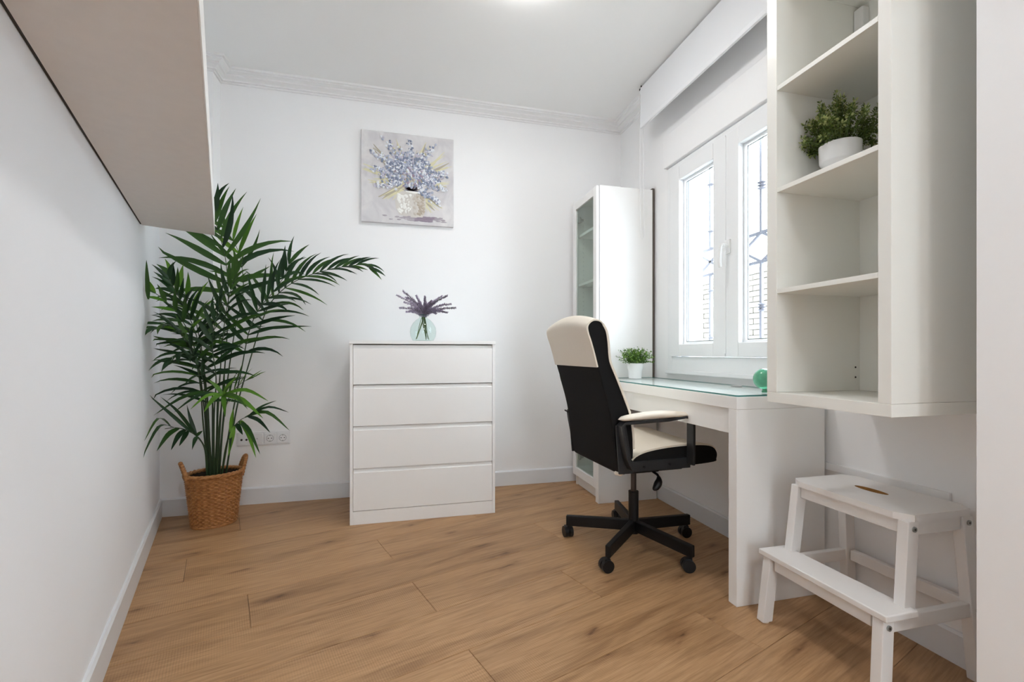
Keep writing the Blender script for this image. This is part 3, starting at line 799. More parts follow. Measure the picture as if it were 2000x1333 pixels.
def blade(base, tip, wd, m, bow):
    """one leaflet from base pixel to tip pixel, bowed upward in the middle."""
    b0, b1 = pix(*base), pix(*tip); mid = b0.lerp(b1, 0.5) + Vector((0, 0, bow))
    line = catmull([b0, mid, b1], 4); N_ = Vector((0.05, -0.75, 0.65)).normalized()
    prof = [0.3, 0.7, 0.95, 1.0, 0.9, 0.72, 0.5, 0.26, 0.02]; bm = nb(); pr = None
    for i, p_ in enumerate(line):
        t = (line[min(i + 1, 8)] - line[max(i - 1, 0)]).normalized(); sd = t.cross(N_).normalized(); up = sd.cross(t).normalized(); hw = wd / 2 * prof[i]
        row = [bm.verts.new(inside(v)) for v in (p_ - sd * hw + up * hw * .35, p_, p_ + sd * hw + up * hw * .35)]
        if pr:
            bm.faces.new((pr[0], pr[1], row[1], row[0])); bm.faces.new((pr[1], pr[2], row[2], row[1]))
        pr = row
    obj('leaflet', bm, m, LAST[0], smooth=80)
DK, MD, LT = M['leafdark'], M['leafmid'], M['leaflight']
# tall frond reaching past the shelf
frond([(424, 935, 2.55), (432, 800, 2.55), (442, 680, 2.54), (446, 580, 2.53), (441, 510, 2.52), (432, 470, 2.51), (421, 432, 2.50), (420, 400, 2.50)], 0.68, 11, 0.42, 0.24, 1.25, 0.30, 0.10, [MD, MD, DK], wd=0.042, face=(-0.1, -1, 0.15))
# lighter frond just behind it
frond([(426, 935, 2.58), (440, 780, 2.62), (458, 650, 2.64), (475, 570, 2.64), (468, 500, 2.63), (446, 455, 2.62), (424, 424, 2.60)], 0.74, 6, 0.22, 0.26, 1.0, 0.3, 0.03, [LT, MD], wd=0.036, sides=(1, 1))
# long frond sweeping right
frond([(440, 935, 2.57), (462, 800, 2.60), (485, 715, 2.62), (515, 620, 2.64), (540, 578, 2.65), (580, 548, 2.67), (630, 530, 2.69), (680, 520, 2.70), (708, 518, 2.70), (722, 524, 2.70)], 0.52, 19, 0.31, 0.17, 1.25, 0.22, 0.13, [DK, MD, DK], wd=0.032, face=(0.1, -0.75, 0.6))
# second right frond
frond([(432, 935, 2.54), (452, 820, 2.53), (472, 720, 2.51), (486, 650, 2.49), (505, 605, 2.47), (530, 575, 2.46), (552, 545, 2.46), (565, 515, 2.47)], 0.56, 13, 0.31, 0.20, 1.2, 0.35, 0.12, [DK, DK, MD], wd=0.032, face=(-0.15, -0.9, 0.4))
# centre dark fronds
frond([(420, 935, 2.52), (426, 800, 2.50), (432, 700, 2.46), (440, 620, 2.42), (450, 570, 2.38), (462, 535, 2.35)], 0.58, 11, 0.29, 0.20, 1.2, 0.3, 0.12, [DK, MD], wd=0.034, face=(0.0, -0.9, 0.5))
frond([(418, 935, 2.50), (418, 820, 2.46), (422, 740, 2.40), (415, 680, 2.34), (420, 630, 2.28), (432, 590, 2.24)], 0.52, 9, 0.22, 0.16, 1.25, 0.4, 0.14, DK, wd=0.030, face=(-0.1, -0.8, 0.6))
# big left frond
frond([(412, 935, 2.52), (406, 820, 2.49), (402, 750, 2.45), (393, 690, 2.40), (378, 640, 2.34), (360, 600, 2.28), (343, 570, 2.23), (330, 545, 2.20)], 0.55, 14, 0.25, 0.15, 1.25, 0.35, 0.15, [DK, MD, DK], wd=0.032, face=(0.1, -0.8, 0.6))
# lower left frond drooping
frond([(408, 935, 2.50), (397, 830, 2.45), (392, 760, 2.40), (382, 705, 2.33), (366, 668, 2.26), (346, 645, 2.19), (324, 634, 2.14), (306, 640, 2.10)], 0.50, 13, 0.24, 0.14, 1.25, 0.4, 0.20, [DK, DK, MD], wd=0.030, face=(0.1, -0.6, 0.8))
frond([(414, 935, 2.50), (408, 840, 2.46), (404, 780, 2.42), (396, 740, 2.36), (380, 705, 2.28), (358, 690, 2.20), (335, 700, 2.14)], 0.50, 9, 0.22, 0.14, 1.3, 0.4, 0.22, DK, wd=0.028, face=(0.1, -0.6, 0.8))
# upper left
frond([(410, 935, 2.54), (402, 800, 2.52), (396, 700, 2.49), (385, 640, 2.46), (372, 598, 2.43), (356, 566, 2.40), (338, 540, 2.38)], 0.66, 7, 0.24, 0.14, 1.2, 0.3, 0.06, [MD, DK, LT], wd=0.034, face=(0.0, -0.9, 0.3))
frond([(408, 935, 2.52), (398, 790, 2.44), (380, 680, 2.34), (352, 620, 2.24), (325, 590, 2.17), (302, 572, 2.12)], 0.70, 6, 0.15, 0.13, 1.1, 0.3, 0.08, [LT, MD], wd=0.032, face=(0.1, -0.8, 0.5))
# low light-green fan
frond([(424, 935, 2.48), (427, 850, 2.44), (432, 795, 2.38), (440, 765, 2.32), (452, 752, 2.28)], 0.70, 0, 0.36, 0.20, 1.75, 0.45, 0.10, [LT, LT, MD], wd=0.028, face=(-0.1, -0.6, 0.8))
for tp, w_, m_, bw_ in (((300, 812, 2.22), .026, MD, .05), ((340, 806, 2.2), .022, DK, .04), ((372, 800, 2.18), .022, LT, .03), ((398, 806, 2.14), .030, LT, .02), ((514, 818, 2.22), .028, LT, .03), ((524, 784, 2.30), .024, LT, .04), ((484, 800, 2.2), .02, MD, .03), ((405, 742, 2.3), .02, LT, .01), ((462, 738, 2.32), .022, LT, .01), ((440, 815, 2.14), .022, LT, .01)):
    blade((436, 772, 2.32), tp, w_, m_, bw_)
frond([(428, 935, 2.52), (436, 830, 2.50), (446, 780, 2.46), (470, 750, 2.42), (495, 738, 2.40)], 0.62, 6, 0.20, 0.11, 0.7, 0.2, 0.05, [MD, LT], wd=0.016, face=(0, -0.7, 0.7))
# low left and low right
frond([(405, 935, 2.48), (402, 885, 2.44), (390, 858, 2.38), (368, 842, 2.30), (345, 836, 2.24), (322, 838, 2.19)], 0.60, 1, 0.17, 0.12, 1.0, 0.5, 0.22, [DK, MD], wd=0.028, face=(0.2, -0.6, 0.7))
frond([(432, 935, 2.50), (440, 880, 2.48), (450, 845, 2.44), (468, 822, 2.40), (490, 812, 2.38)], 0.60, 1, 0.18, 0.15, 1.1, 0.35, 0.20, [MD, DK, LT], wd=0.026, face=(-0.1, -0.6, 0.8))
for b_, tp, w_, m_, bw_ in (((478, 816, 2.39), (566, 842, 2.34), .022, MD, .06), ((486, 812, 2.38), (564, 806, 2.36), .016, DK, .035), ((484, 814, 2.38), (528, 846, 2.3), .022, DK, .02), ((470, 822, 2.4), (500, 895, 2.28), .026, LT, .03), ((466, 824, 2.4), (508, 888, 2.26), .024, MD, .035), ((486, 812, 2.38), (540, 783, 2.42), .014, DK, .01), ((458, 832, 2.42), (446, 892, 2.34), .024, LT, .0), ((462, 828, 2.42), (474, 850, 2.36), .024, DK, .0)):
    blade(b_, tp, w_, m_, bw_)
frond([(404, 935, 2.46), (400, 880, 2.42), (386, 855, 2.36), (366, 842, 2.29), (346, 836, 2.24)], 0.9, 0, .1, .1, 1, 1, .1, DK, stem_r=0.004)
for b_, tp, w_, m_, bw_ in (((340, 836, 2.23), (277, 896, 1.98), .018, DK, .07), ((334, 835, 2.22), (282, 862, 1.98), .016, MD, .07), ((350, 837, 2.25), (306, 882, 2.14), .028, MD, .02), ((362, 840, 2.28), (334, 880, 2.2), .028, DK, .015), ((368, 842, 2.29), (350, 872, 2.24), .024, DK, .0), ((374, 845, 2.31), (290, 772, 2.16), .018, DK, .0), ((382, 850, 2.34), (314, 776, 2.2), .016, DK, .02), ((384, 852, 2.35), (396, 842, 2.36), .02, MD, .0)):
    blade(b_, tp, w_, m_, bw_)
blade((290, 585, 2.04), (286, 508, 2.02), .020, MD, .0)
for k in range(3):   # extra bare stalks at the base
    p_ = [pix(410 + k * 6, 938, 2.50 + 0.02 * (k % 3)), pix(408 + k * 8, 850, 2.50), pix(405 + k * 10, 770, 2.5)]
    bm = nb(); tube(bm, catmull(p_, 5), [0.0085 - 0.0005 * i for i in range(11)], 8); obj('stalk', bm, M['stem'], pm, smooth=60)

# ------------------------------------------------------------------ glass vase with lavender
vx, vy, vz = 0.160, 2.90, 1.020
gv = thing('glass_vase', 'round pale green glass vase on the chest of drawers', 'vase', (vx, vy, vz))
outer = [(0.056, 0.0), (0.062, 0.004), (0.077, 0.034), (0.081, 0.062), (0.077, 0.090), (0.062, 0.118), (0.042, 0.138), (0.026, 0.148), (0.022, 0.156), (0.026, 0.166)]
bm = nb(); lathe(bm, outer, (vx, vy, vz), 40, True, False); obj('vase_body', bm, M['vaseglass'], gv, smooth=40)
bm = nb(); lathe(bm, [(0.052, 0.0005), (0.058, 0.005), (0.052, 0.008)], (vx, vy, vz), 40, True, True); obj('glass_base', bm, M['vaseglass'], gv)
bm = nb(); lathe(bm, [(0.0255, 0.1655), (0.0275, 0.1675), (0.024, 0.169), (0.0235, 0.1665)], (vx, vy, vz), 32, False, False); obj('vase_rim', bm, M['glassedge'], gv, smooth=60)
tips = [(775, 577), (781, 602), (787, 569), (797, 582), (802, 607), (813, 578), (830, 580), (843, 588), (852, 613), (863, 579), (873, 578), (874, 611), (881, 594), (889, 602)]
ordn = ['leftmost', 'second from left', 'third from left', 'fourth from left', 'fifth from left', 'sixth from left', 'seventh from left', 'seventh from right', 'sixth from right', 'fifth from right', 'fourth from right', 'third from right', 'second from right', 'rightmost']
for k, (tx, ty) in enumerate(tips):
    dy = random.uniform(-0.16, 0.06)
    tip = pix(tx, ty, 2.84 + dy); neck = Vector((vx + random.uniform(-.010, .010), vy + random.uniform(-.010, .010), vz + 0.160))
    low = Vector((vx + random.choice((-.045, -.04, .018, .028, .036)), vy + random.uniform(-.02, .02), vz + random.uniform(.012, .03)))
    sp = thing('lavender_sprig', f'purple lavender sprig in the glass vase, {ordn[k]} of the bunch', 'flower', low, 0, 'lavender sprigs in the glass vase')
    mid = neck.lerp(tip, 0.45) + Vector((0, 0, 0.022))
    path = catmull([low, neck, mid, tip], 8)
    bm = nb(); tube(bm, path, 0.0018, 5); obj('stem', bm, M['lavstem'], sp)
    bm = nb(); side_tip = neck.lerp(tip, random.uniform(.45, .7)) + Vector((random.uniform(-.045, .045), random.uniform(-.05, .02), random.uniform(-.005, .035)))
    spikes_ = [p_ for p_ in path[9:]], catmull([neck, neck.lerp(side_tip, .5) + Vector((0, 0, .012)), side_tip], 6)
    for fl_ in spikes_:
      for i in range(len(fl_) - 1):
        for j in range(13):
            f = (i + random.random()) / (len(fl_) - 1); p_ = fl_[i].lerp(fl_[i + 1], random.random())
            t = (fl_[i + 1] - fl_[i]).normalized()
            rv = Vector((random.gauss(0, 1), random.gauss(0, 1), random.gauss(0, 1))); rv = (rv - t * rv.dot(t)).normalized()
            d = (rv * 0.8 + t * 0.7).normalized(); l_ = random.uniform(.011, .019) * (1.15 - 0.55 * f)
            sd = d.cross(t).normalized() * 0.0036; up = d.cross(sd).normalized() * 0.003
            b0 = p_; q4 = [b0, b0 + d * l_ * .5 + sd, b0 + d * l_, b0 + d * l_ * .5 - sd]
            vs = [bm.verts.new(v) for v in q4]; tv = bm.verts.new(b0 + d * l_ * .5 + up)
            bm.faces.new((vs[0], vs[1], tv)); bm.faces.new((vs[1], vs[2], tv)); bm.faces.new((vs[2], vs[3], tv)); bm.faces.new((vs[3], vs[0], tv))
    fo = obj('bloom_spike', bm, M['lavender'], sp); fo['kind'] = 'stuff'

# ------------------------------------------------------------------ glass-door cabinet in the far right corner
cx0, cx1, cy0, cy1, ch = 1.262, 1.640, 2.692, 3.092, 2.030
cb = thing('glass_door_cabinet', 'tall narrow white cabinet with a glass door in the corner', 'cabinet', (1.45, 2.89, 0))
obj('side_panel', B(cx0, cx1, cy0, cy0 + 0.018, 0, ch), M['white'], cb, bevel=0.001)
obj('side_panel', B(cx0, cx1, cy1 - 0.018, cy1, 0, ch), M['white'], cb, bevel=0.001)
obj('top_panel', B(cx0, cx1, cy0 + 0.018, cy1 - 0.018, ch - 0.018, ch), M['white'], cb)
obj('bottom_panel', B(cx0, cx1, cy0 + 0.018, cy1 - 0.018, 0.072, 0.09), M['white'], cb)
obj('plinth', B(cx0 + 0.012, cx0 + 0.028, cy0 + 0.018, cy1 - 0.018, 0, 0.072), M['white'], cb)
obj('back_panel', B(cx1 - 0.006, cx1, cy0 + 0.018, cy1 - 0.018, 0.02, ch), M['white'], cb)
obj('back_edge', B(cx1 + 0.0005, cx1 + 0.016, cy0 + 0.003, cy1 - 0.003, 0.10, ch + 0.012), M['backing'], cb)['label'] = 'dark hardboard edge behind the cabinet'
for z in (0.41, 0.755, 1.095, 1.438, 1.788): obj('shelf', B(cx0 + 0.012, cx1 - 0.006, cy0 + 0.018, cy1 - 0.018, z - 0.009, z + 0.009), M['white'], cb, bevel=0.001)
dX0, dX1 = 1.238, 1.258
bm = nb(); sw = 0.05
box(bm, dX0, dX1, cy0 + 0.001, cy0 + sw, 0.078, ch - 0.004); box(bm, dX0, dX1, cy1 - sw, cy1 - 0.001, 0.078, ch - 0.004)
box(bm, dX0, dX1, cy0 + sw, cy1 - sw, 0.078, 0.135); box(bm, dX0, dX1, cy0 + sw, cy1 - sw, ch - 0.058, ch - 0.004)
do = obj('door', bm, M['white'], cb, bevel=0.002)
obj('glass_panel', B(dX0 + 0.010, dX0 + 0.014, cy0 + sw - 0.004, cy1 - sw + 0.004, 0.131, ch - 0.054), M['cabglass'], do)
for z in (0.21, 1.895):
    bm = nb(); tube(bm, [(dX1 - 0.004, cy1 - sw - 0.026, z), (dX1 + 0.006, cy1 - sw - 0.026, z)], 0.020, 20); box(bm, dX1, dX1 + 0.03, cy1 - sw - 0.03, cy1 - 0.02, z - 0.008, z + 0.008); obj('hinge', bm, M['steel'], do, smooth=40)
bm = nb()
for z in [0.30 + 0.032 * i for i in range(50)]:
    for x in (cx0 + 0.05, cx1 - 0.05): tube(bm, [(x, cy1 - 0.0190, z), (x, cy1 - 0.0178, z)], 0.0032, 6)
obj('shelf_pin_holes', bm, M['outletshade'], cb)['kind'] = 'stuff'

# ------------------------------------------------------------------ desk
ex0, ex1, ey0, ey1 = 1.230, 1.640, 1.440, 2.688
dk = thing('desk', 'long white desk with panel legs under the window', 'desk', (1.44, 2.06, 0))
obj('desktop', B(ex0, ex1, ey0, ey1, 0.738, 0.785), M['white'], dk, bevel=0.0015)
obj('leg_panel', B(ex0, ex1, ey0 + 0.001, ey0 + 0.045, 0, 0.7375), M['white'], dk, bevel=0.0015)
obj('leg_panel', B(ex0, ex1, ey1 - 0.046, ey1 - 0.001, 0, 0.7375), M['white'], dk, bevel=0.0015)
obj('apron', B(ex0 + 0.012, ex0 + 0.030, ey0 + 0.045, ey1 - 0.046, 0.641, 0.7375), M['white'], dk, bevel=0.001)
obj('rear_rail', B(ex1 - 0.02, ex1 - 0.002, ey0 + 0.045, ey1 - 0.046, 0.60, 0.7375), M['white'], dk)
bm = nb(); lathe(bm, [(0.024, 0), (0.024, 0.0085), (0.018, 0.0095)], (1.585, 1.86, 0.785), 20, True, True); obj('cable_grommet', bm, M['outletshade'], dk, smooth=40)
gt = thing('glass_desk_sheet', 'clear glass sheet with greenish edge covering the desk', 'glass sheet', (1.44, 2.06, 0.785))
c_ = 0.035
gp = [(ex0 + c_, ey0 + 0.006), (ex1 - 0.005, ey0 + 0.006), (ex1 - 0.005, ey1 - 0.01), (ex0 + 0.003, ey1 - 0.01), (ex0 + 0.003, ey0 + 0.006 + c_ * 0.5)]
gp = [(ex0 + 0.004, ey0 + 0.012), (ex0 + 0.012, ey0 + 0.004), (ex1 - 0.005, ey0 + 0.004), (ex1 - 0.005, ey1 - 0.006), (ex0 + 0.004, ey1 - 0.006)]
bm = nb()
top_ = [bm.verts.new((x, y, 0.7915)) for x, y in gp]; bot_ = [bm.verts.new((x, y, 0.7855)) for x, y in gp]
bm.faces.new(top_)
obj('glass_surface', bm, M['deskglass'], gt)
bm = nb()
for i in range(len(gp)):
    j = (i + 1) % len(gp); bm.faces.new([bm.verts.new((*gp[i], 0.7853)), bm.verts.new((*gp[j], 0.7853)), bm.verts.new((*gp[j], 0.7915)), bm.verts.new((*gp[i], 0.7915))])
bmesh.ops.remove_doubles(bm, verts=bm.verts, dist=1e-5)
obj('glass_edge', bm, M['glassedge'], gt)

# ------------------------------------------------------------------ bushy small plants
def cross_leaf(bm, p, d, l_, w_, mi):
    s = d.cross(Vector((random.gauss(0, 1), random.gauss(0, 1), random.gauss(0, 1)))).normalized() * w_
    f = bm.faces.new([bm.verts.new(v) for v in (p, p + d * l_ * .5 + s, p + d * l_, p + d * l_ * .5 - s)]); f.material_index = mi
hx, hy, hz = 1.435, 2.555, 0.7920
hp = thing('potted_herb', 'small bushy green plant in white pot on the desk', 'plant', (hx, hy, hz))
bm = nb(); lathe(bm, [(0.036, 0), (0.039, 0.002), (0.041, 0.045), (0.047, 0.062), (0.050, 0.094), (0.046, 0.095), (0.042, 0.07)], (hx, hy, hz), 36, True, True); obj('pot', bm, M['ceramic'], hp, smooth=40)
bm = nb(); lathe(bm, [(0.042, 0.075), (0.043, 0.083), (0.001, 0.088)], (hx, hy, hz), 24, True, True); obj('soil', bm, M['soil'], hp)
bm = nb(); bs = nb()
for k in range(150):
    a_ = random.uniform(0, 2 * PI); e_ = random.uniform(0.05, 1.45)
    d = Vector((math.cos(a_) * math.cos(e_), math.sin(a_) * math.cos(e_), math.sin(e_)))
    L_ = random.uniform(0.065, 0.115) * (0.80 + 0.25 * math.cos(e_))
    b0 = Vector((hx + d.x * .03, hy + d.y * .03, hz + 0.086))
    tip = b0 + Vector((d.x * L_ * .86, d.y * L_ * .86, d.z * L_ * 1.02 + 0.008))
    pth = [b0, b0.lerp(tip, .5) + Vector((0, 0, .008)), tip]; tube(bs, pth, 0.0007, 3)
    for j in range(17):
        f = random.uniform(.22, 1.04); p_ = b0.lerp(tip, f) + Vector((0, 0, .008 * math.sin(PI * min(f, 1))))
        v = Vector((random.gauss(0, 1), random.gauss(0, 1), random.gauss(.5, 1))).normalized()
        cross_leaf(bm, p_, v, random.uniform(.007, .013), random.uniform(.002, .0038), 1 if f > .75 and random.random() < .5 else 0)
obj('stems', bs, M['lavstem'], hp)['kind'] = 'stuff'
obj('foliage', bm, [M['herb'], M['herblight']], hp)['kind'] = 'stuff'

# green glass ball vase
gx, gy = 1.43, 1.520
gb = thing('glass_ball', 'green bubbly glass ball on a short foot at desk end', 'ornament', (gx, gy, 0.7920))
bm = nb(); R_ = 0.043
prof = [(0.011, 0.0), (0.012, 0.004), (0.009, 0.010), (0.010, 0.015)]
for k in range(1, 16):
    t = -PI / 2 + 0.32 + (PI - 0.34) * k / 15; prof.append((max(0.001, R_ * math.cos(t)), 0.0535 + R_ * 1.0 * math.sin(t)))
lathe(bm, prof, (gx, gy, 0.7920), 36, True, True); obj('ball', bm, M['gglass'], gb, smooth=50)

# ------------------------------------------------------------------ wall-hung bookcase
ux0, ux1, uy0, uy1, uz0, uz1 = 1.230, 1.655, 0.893, 1.298, 0.784, 2.62
ub = thing('hanging_bookcase', 'white open bookcase hung on the wall right of the desk', 'bookcase', (1.44, 1.095, uz0))
CR = M['cream']
obj('bottom_panel', B(ux0, ux1, uy0, uy1, uz0, 0.818), CR, ub, bevel=0.001)
obj('side_panel', B(ux0, ux1, uy0, uy0 + 0.034, 0.8185, uz1), CR, ub, bevel=0.001)
obj('side_panel', B(ux0, ux1, uy1 - 0.041, uy1, 0.8185, uz1), CR, ub, bevel=0.001)
obj('top_panel', B(ux0, ux1, uy0 + 0.034, uy1 - 0.041, uz1 - 0.034, uz1), CR, ub, bevel=0.001)
obj('back_panel', B(1.585, 1.600, uy0 + 0.034, uy1 - 0.041, 0.8185, uz1 - 0.034), CR, ub)
for z in (1.156, 1.494, 1.834, 2.176): obj('shelf', B(ux0 + 0.001, 1.585, uy0 + 0.0345, uy1 - 0.0415, z - 0.0075, z + 0.0075), CR, ub, bevel=0.001)
bm = nb(); box(bm, 1.555, 1.585, uy1 - 0.075, uy1 - 0.042, 2.07, 2.15); obj('hanging_bracket', bm, M['trim'], ub, bevel=0.004)
for z in (0.865, 0.90):
    bm = nb(); tube(bm, [(1.565, uy1 - 0.0425, z), (1.565, uy1 - 0.0400, z)], 0.0032, 8); obj('pin_hole', bm, M['dark'], ub)

sx, sy, sz = 1.372, 1.152, 1.5017
spl = thing('potted_thyme', 'bushy yellow-green plant in white pot on the bookcase shelf', 'plant', (sx, sy, sz))
bm = nb(); lathe(bm, [(0.042, 0), (0.045, 0.003), (0.047, 0.048), (0.054, 0.056), (0.056, 0.061), (0.058, 0.112), (0.054, 0.114), (0.051, 0.08)], (sx, sy, sz), 40, True, True); obj('pot', bm, M['ceramic'], spl, smooth=40)
bm = nb(); lathe(bm, [(0.049, 0.09), (0.051, 0.098), (0.001, 0.104)], (sx, sy, sz), 24, True, True); obj('soil', bm, M['soil'], spl)
bm = nb(); bs = nb()
ylo, yhi = uy0 + 0.042, uy1 - 0.049
for k in range(84):
    a_ = random.uniform(0, 2 * PI); e_ = random.uniform(0.02, 1.5)
    d = Vector((math.cos(a_) * math.cos(e_), math.sin(a_) * math.cos(e_), math.sin(e_)))
    L_ = random.uniform(0.10, 0.145); b0 = Vector((sx + d.x * .04, sy + d.y * .04, sz + 0.104))
    tip = b0 + Vector((d.x * L_ * .60, d.y * L_ * .66, d.z * L_ * 1.12 + 0.004))
    mid = b0.lerp(tip, .5) + Vector((d.x * .012, d.y * .012, .012)); pth = catmull([b0, mid, tip], 5); tube(bs, pth, 0.0009, 4)
    for j in range(58):
        f = random.uniform(.25, 1.03); i = min(int(f * (len(pth) - 1)), len(pth) - 2)
        p_ = pth[i].lerp(pth[i + 1], f * (len(pth) - 1) - i)
        v = Vector((random.gauss(0, 1), random.gauss(0, 1), random.gauss(.4, 1))).normalized()
        p_ = p_ + v * 0.004; p_.y = min(yhi, max(ylo, p_.y)); p_.x = max(1.232, p_.x)
        cross_leaf(bm, p_, v, random.uniform(.008, .015), random.uniform(.0018, .0034), 1 if f > .72 and random.random() < .6 else 0)
for v in bm.verts: v.co.y = min(yhi + 0.004, max(ylo - 0.004, v.co.y))
obj('stems', bs, M['lavstem'], spl)['kind'] = 'stuff'
obj('foliage', bm, [M['sprigd'], M['sprigl']], spl)['kind'] = 'stuff'

# ------------------------------------------------------------------ step stool
st = thing('step_stool', 'white painted wooden two-step stool with oval hand slot', 'step stool', (1.46, 1.14, 0))
W_ = M['paintwood']
tx0, tx1, ty0, ty1 = 1.364, 1.630, 0.948, 1.338
# top with an oval slot
bm = nb(); n = 28; sl = []
for k in range(n):
    t = 2 * PI * k / n; ct, s_ = math.cos(t), math.sin(t)
    sl.append((1.510 + 0.018 * ct, 1.160 + (0.054 + 0.0) * s_ * (1.0 if abs(s_) < 2 else 1)))
rect = []
for k in range(n):
    t = 2 * PI * k / n; ct, s_ = math.cos(t), math.sin(t); m_ = max(abs(ct), abs(s_)); rect.append((ct / m_, s_ / m_))
xm, ym = (tx0 + tx1) / 2, (ty0 + ty1) / 2
ro = [(xm + a_ * (tx1 - tx0) / 2, ym + b2 * (ty1 - ty0) / 2) for a_, b2 in rect]
V = {}
for nm, ring in (('o', ro), ('i', sl)):
    for z in (0.481, 0.50): V[nm, z] = [bm.verts.new((x, y, z)) for x, y in ring]
for k in range(n):
    j = (k + 1) % n
    bm.faces.new((V['o', .5][k], V['o', .5][j], V['i', .5][j], V['i', .5][k])); bm.faces.new((V['o', .481][k], V['i', .481][k], V['i', .481][j], V['o', .481][j]))
    bm.faces.new((V['o', .481][k], V['o', .481][j], V['o', .5][j], V['o', .5][k]))
    f = bm.faces.new((V['i', .481][k], V['i', .5][k], V['i', .5][j], V['i', .481][j])); f.material_index = 1
tp = obj('top_step', bm, [W_, M['rawwood']], st)
obj('slot_tray', B(1.49, 1.53, 1.10, 1.22, 0.470, 0.4805), M['rawwood'], st)['label'] = 'bare wood inside the hand slot'
obj('lower_step', B(1.258, 1.372, 0.926, 1.366, 0.231, 0.25), W_, st, bevel=0.003)
LW, LT_ = 0.040, 0.030
yN, yF = 0.966, 1.322        # leg centre lines (near and far)
for y in (yN, yF):
    sgn = -1 if y == yN else 1
    spl_ = 0.016 * sgn      # legs splay outward towards the floor
    def q(x, z, yy, wx=LW, wy=LT_): return [(x - wx / 2, yy - wy / 2, z), (x + wx / 2, yy - wy / 2, z), (x + wx / 2, yy + wy / 2, z), (x - wx / 2, yy + wy / 2, z)]
    # rear leg: long, leaning back
    bm = nb(); xbeam(bm, q(1.636, 0.0, y + spl_), q(1.598, 0.481, y)); obj('leg', bm, W_, st, bevel=0.002)
    # upper front leg standing on the side rail
    bm = nb(); xbeam(bm, q(1.366, 0.232, y + spl_ * .45), q(1.392, 0.481, y)); obj('leg', bm, W_, st, bevel=0.002)
    # lower front leg
    bm = nb(); xbeam(bm, q(1.262, 0.004, y + spl_ * 1.3), q(1.284, 0.231, y + spl_ * .8)); lo_ = obj('leg', bm, W_, st, bevel=0.002)
    bm = nb(); lathe(bm, [(0.014, 0), (0.014, 0.005)], (1.262, y + spl_ * 1.3, 0), 14, True, True); obj('felt_pad', bm, M['leather'], lo_)
    # side rail and top side apron
    yo = y + spl_ * .6
    bm = nb(); box(bm, 1.302, 1.602, yo - 0.010, yo + 0.010, 0.188, 0.228); obj('side_rail', bm, W_, st, bevel=0.002)
    bm = nb(); box(bm, 1.412, 1.578, y - 0.010, y + 0.010, 0.440, 0.481); obj('side_apron', bm, W_, st, bevel=0.002)
    for bx, bz, by in ((1.391, 0.460, y + sgn * (LT_ / 2 + .001)), (1.600, 0.460, y + sgn * (LT_ / 2 + .001)), (1.281, 0.210, y + spl_ * .85 + sgn * (LT_ / 2 + .001)), (1.622, 0.208, y + spl_ * .6 + sgn * (LT_ / 2 + .001))):
        bm = nb(); tube(bm, [(bx, by - sgn * .004, bz), (bx, by + sgn * 0.003, bz)], 0.0075, 14); bo = obj('bolt', bm, M['steel'], st, smooth=40)
        bm = nb(); tube(bm, [(bx, by + sgn * .0028, bz), (bx, by + sgn * .0034, bz)], 0.0035, 6); obj('hex_recess', bm, M['dark'], bo)
obj('front_apron', B(1.380, 1.400, yN + 0.016, yF - 0.016, 0.440, 0.481), W_, st, bevel=0.002)
obj('lower_apron', B(1.272, 1.292, yN + 0.012, yF - 0.012, 0.192, 0.231), W_, st, bevel=0.002)
obj('rear_rail', B(1.612, 1.632, yN + 0.008, yF - 0.008, 0.190, 0.228), W_, st, bevel=0.002)

# ------------------------------------------------------------------ office chair (built in its own frame: +x forward, y left)
oc = thing('office_chair', 'black and cream high-back swivel chair at the desk', 'chair', (1.135, 2.035, 0), math.radians(2.5))
HW = 0.232
rear = [(-0.210, 0.424), (-0.224, 0.47), (-0.238, 0.55), (-0.258, 0.68), (-0.288, 0.79), (-0.320, 0.89), (-0.350, 1.00), (-0.364, 1.045), (-0.368, 1.075)]
front = [(-0.358, 1.095), (-0.338, 1.107), (-0.312, 1.104), (-0.292, 1.088), (-0.276, 1.055), (-0.268, 1.005), (-0.262, 0.93), (-0.252, 0.895), (-0.231, 0.85), (-0.188, 0.75), (-0.163, 0.685), (-0.148, 0.60), (-0.145, 0.53), (-0.150, 0.47), (-0.165, 0.43)]
loop = [Vector((x, 0, z)) for x, z in rear + front]
sm = catmull(loop, 4, closed=True)
def shape(v, yy, inset=0.0):
    """lateral shaping of the back: crown at the top, slightly curved rear."""
    u = yy / HW
    z = v.z; top = max(0.0, (z - 0.95) / 0.16)
    z2 = z - 0.030 * top * (u * u) + 0.012 * top
    x2 = v.x + 0.004 * (u * u) * (1 if v.x < -0.3 else 0.3) - 0.010 * u * u * top * 0 
    return Vector((x2, yy, z2))
NL = 16
ys = [HW * math.sin(PI / 2 * (-1 + 2 * k / NL)) for k in range(NL + 1)]
bm = nb(); rings = []
cen2 = Vector((-0.245, 0, 0.75))
for k, yy in enumerate(ys):
    ring = [bm.verts.new(shape(v, yy)) for v in sm]; rings.append(ring)
for a_, b2 in zip(rings, rings[1:]):
    n = len(sm)
    for k in range(n): bm.faces.new((a_[k], a_[(k + 1) % n], b2[(k + 1) % n], b2[k]))
bm.faces.new(rings[0][::-1]); bm.faces.new(rings[-1])
bk_ = obj('backrest', bm, M['fabric'], oc, smooth=40, local=True, bevel=0.006)
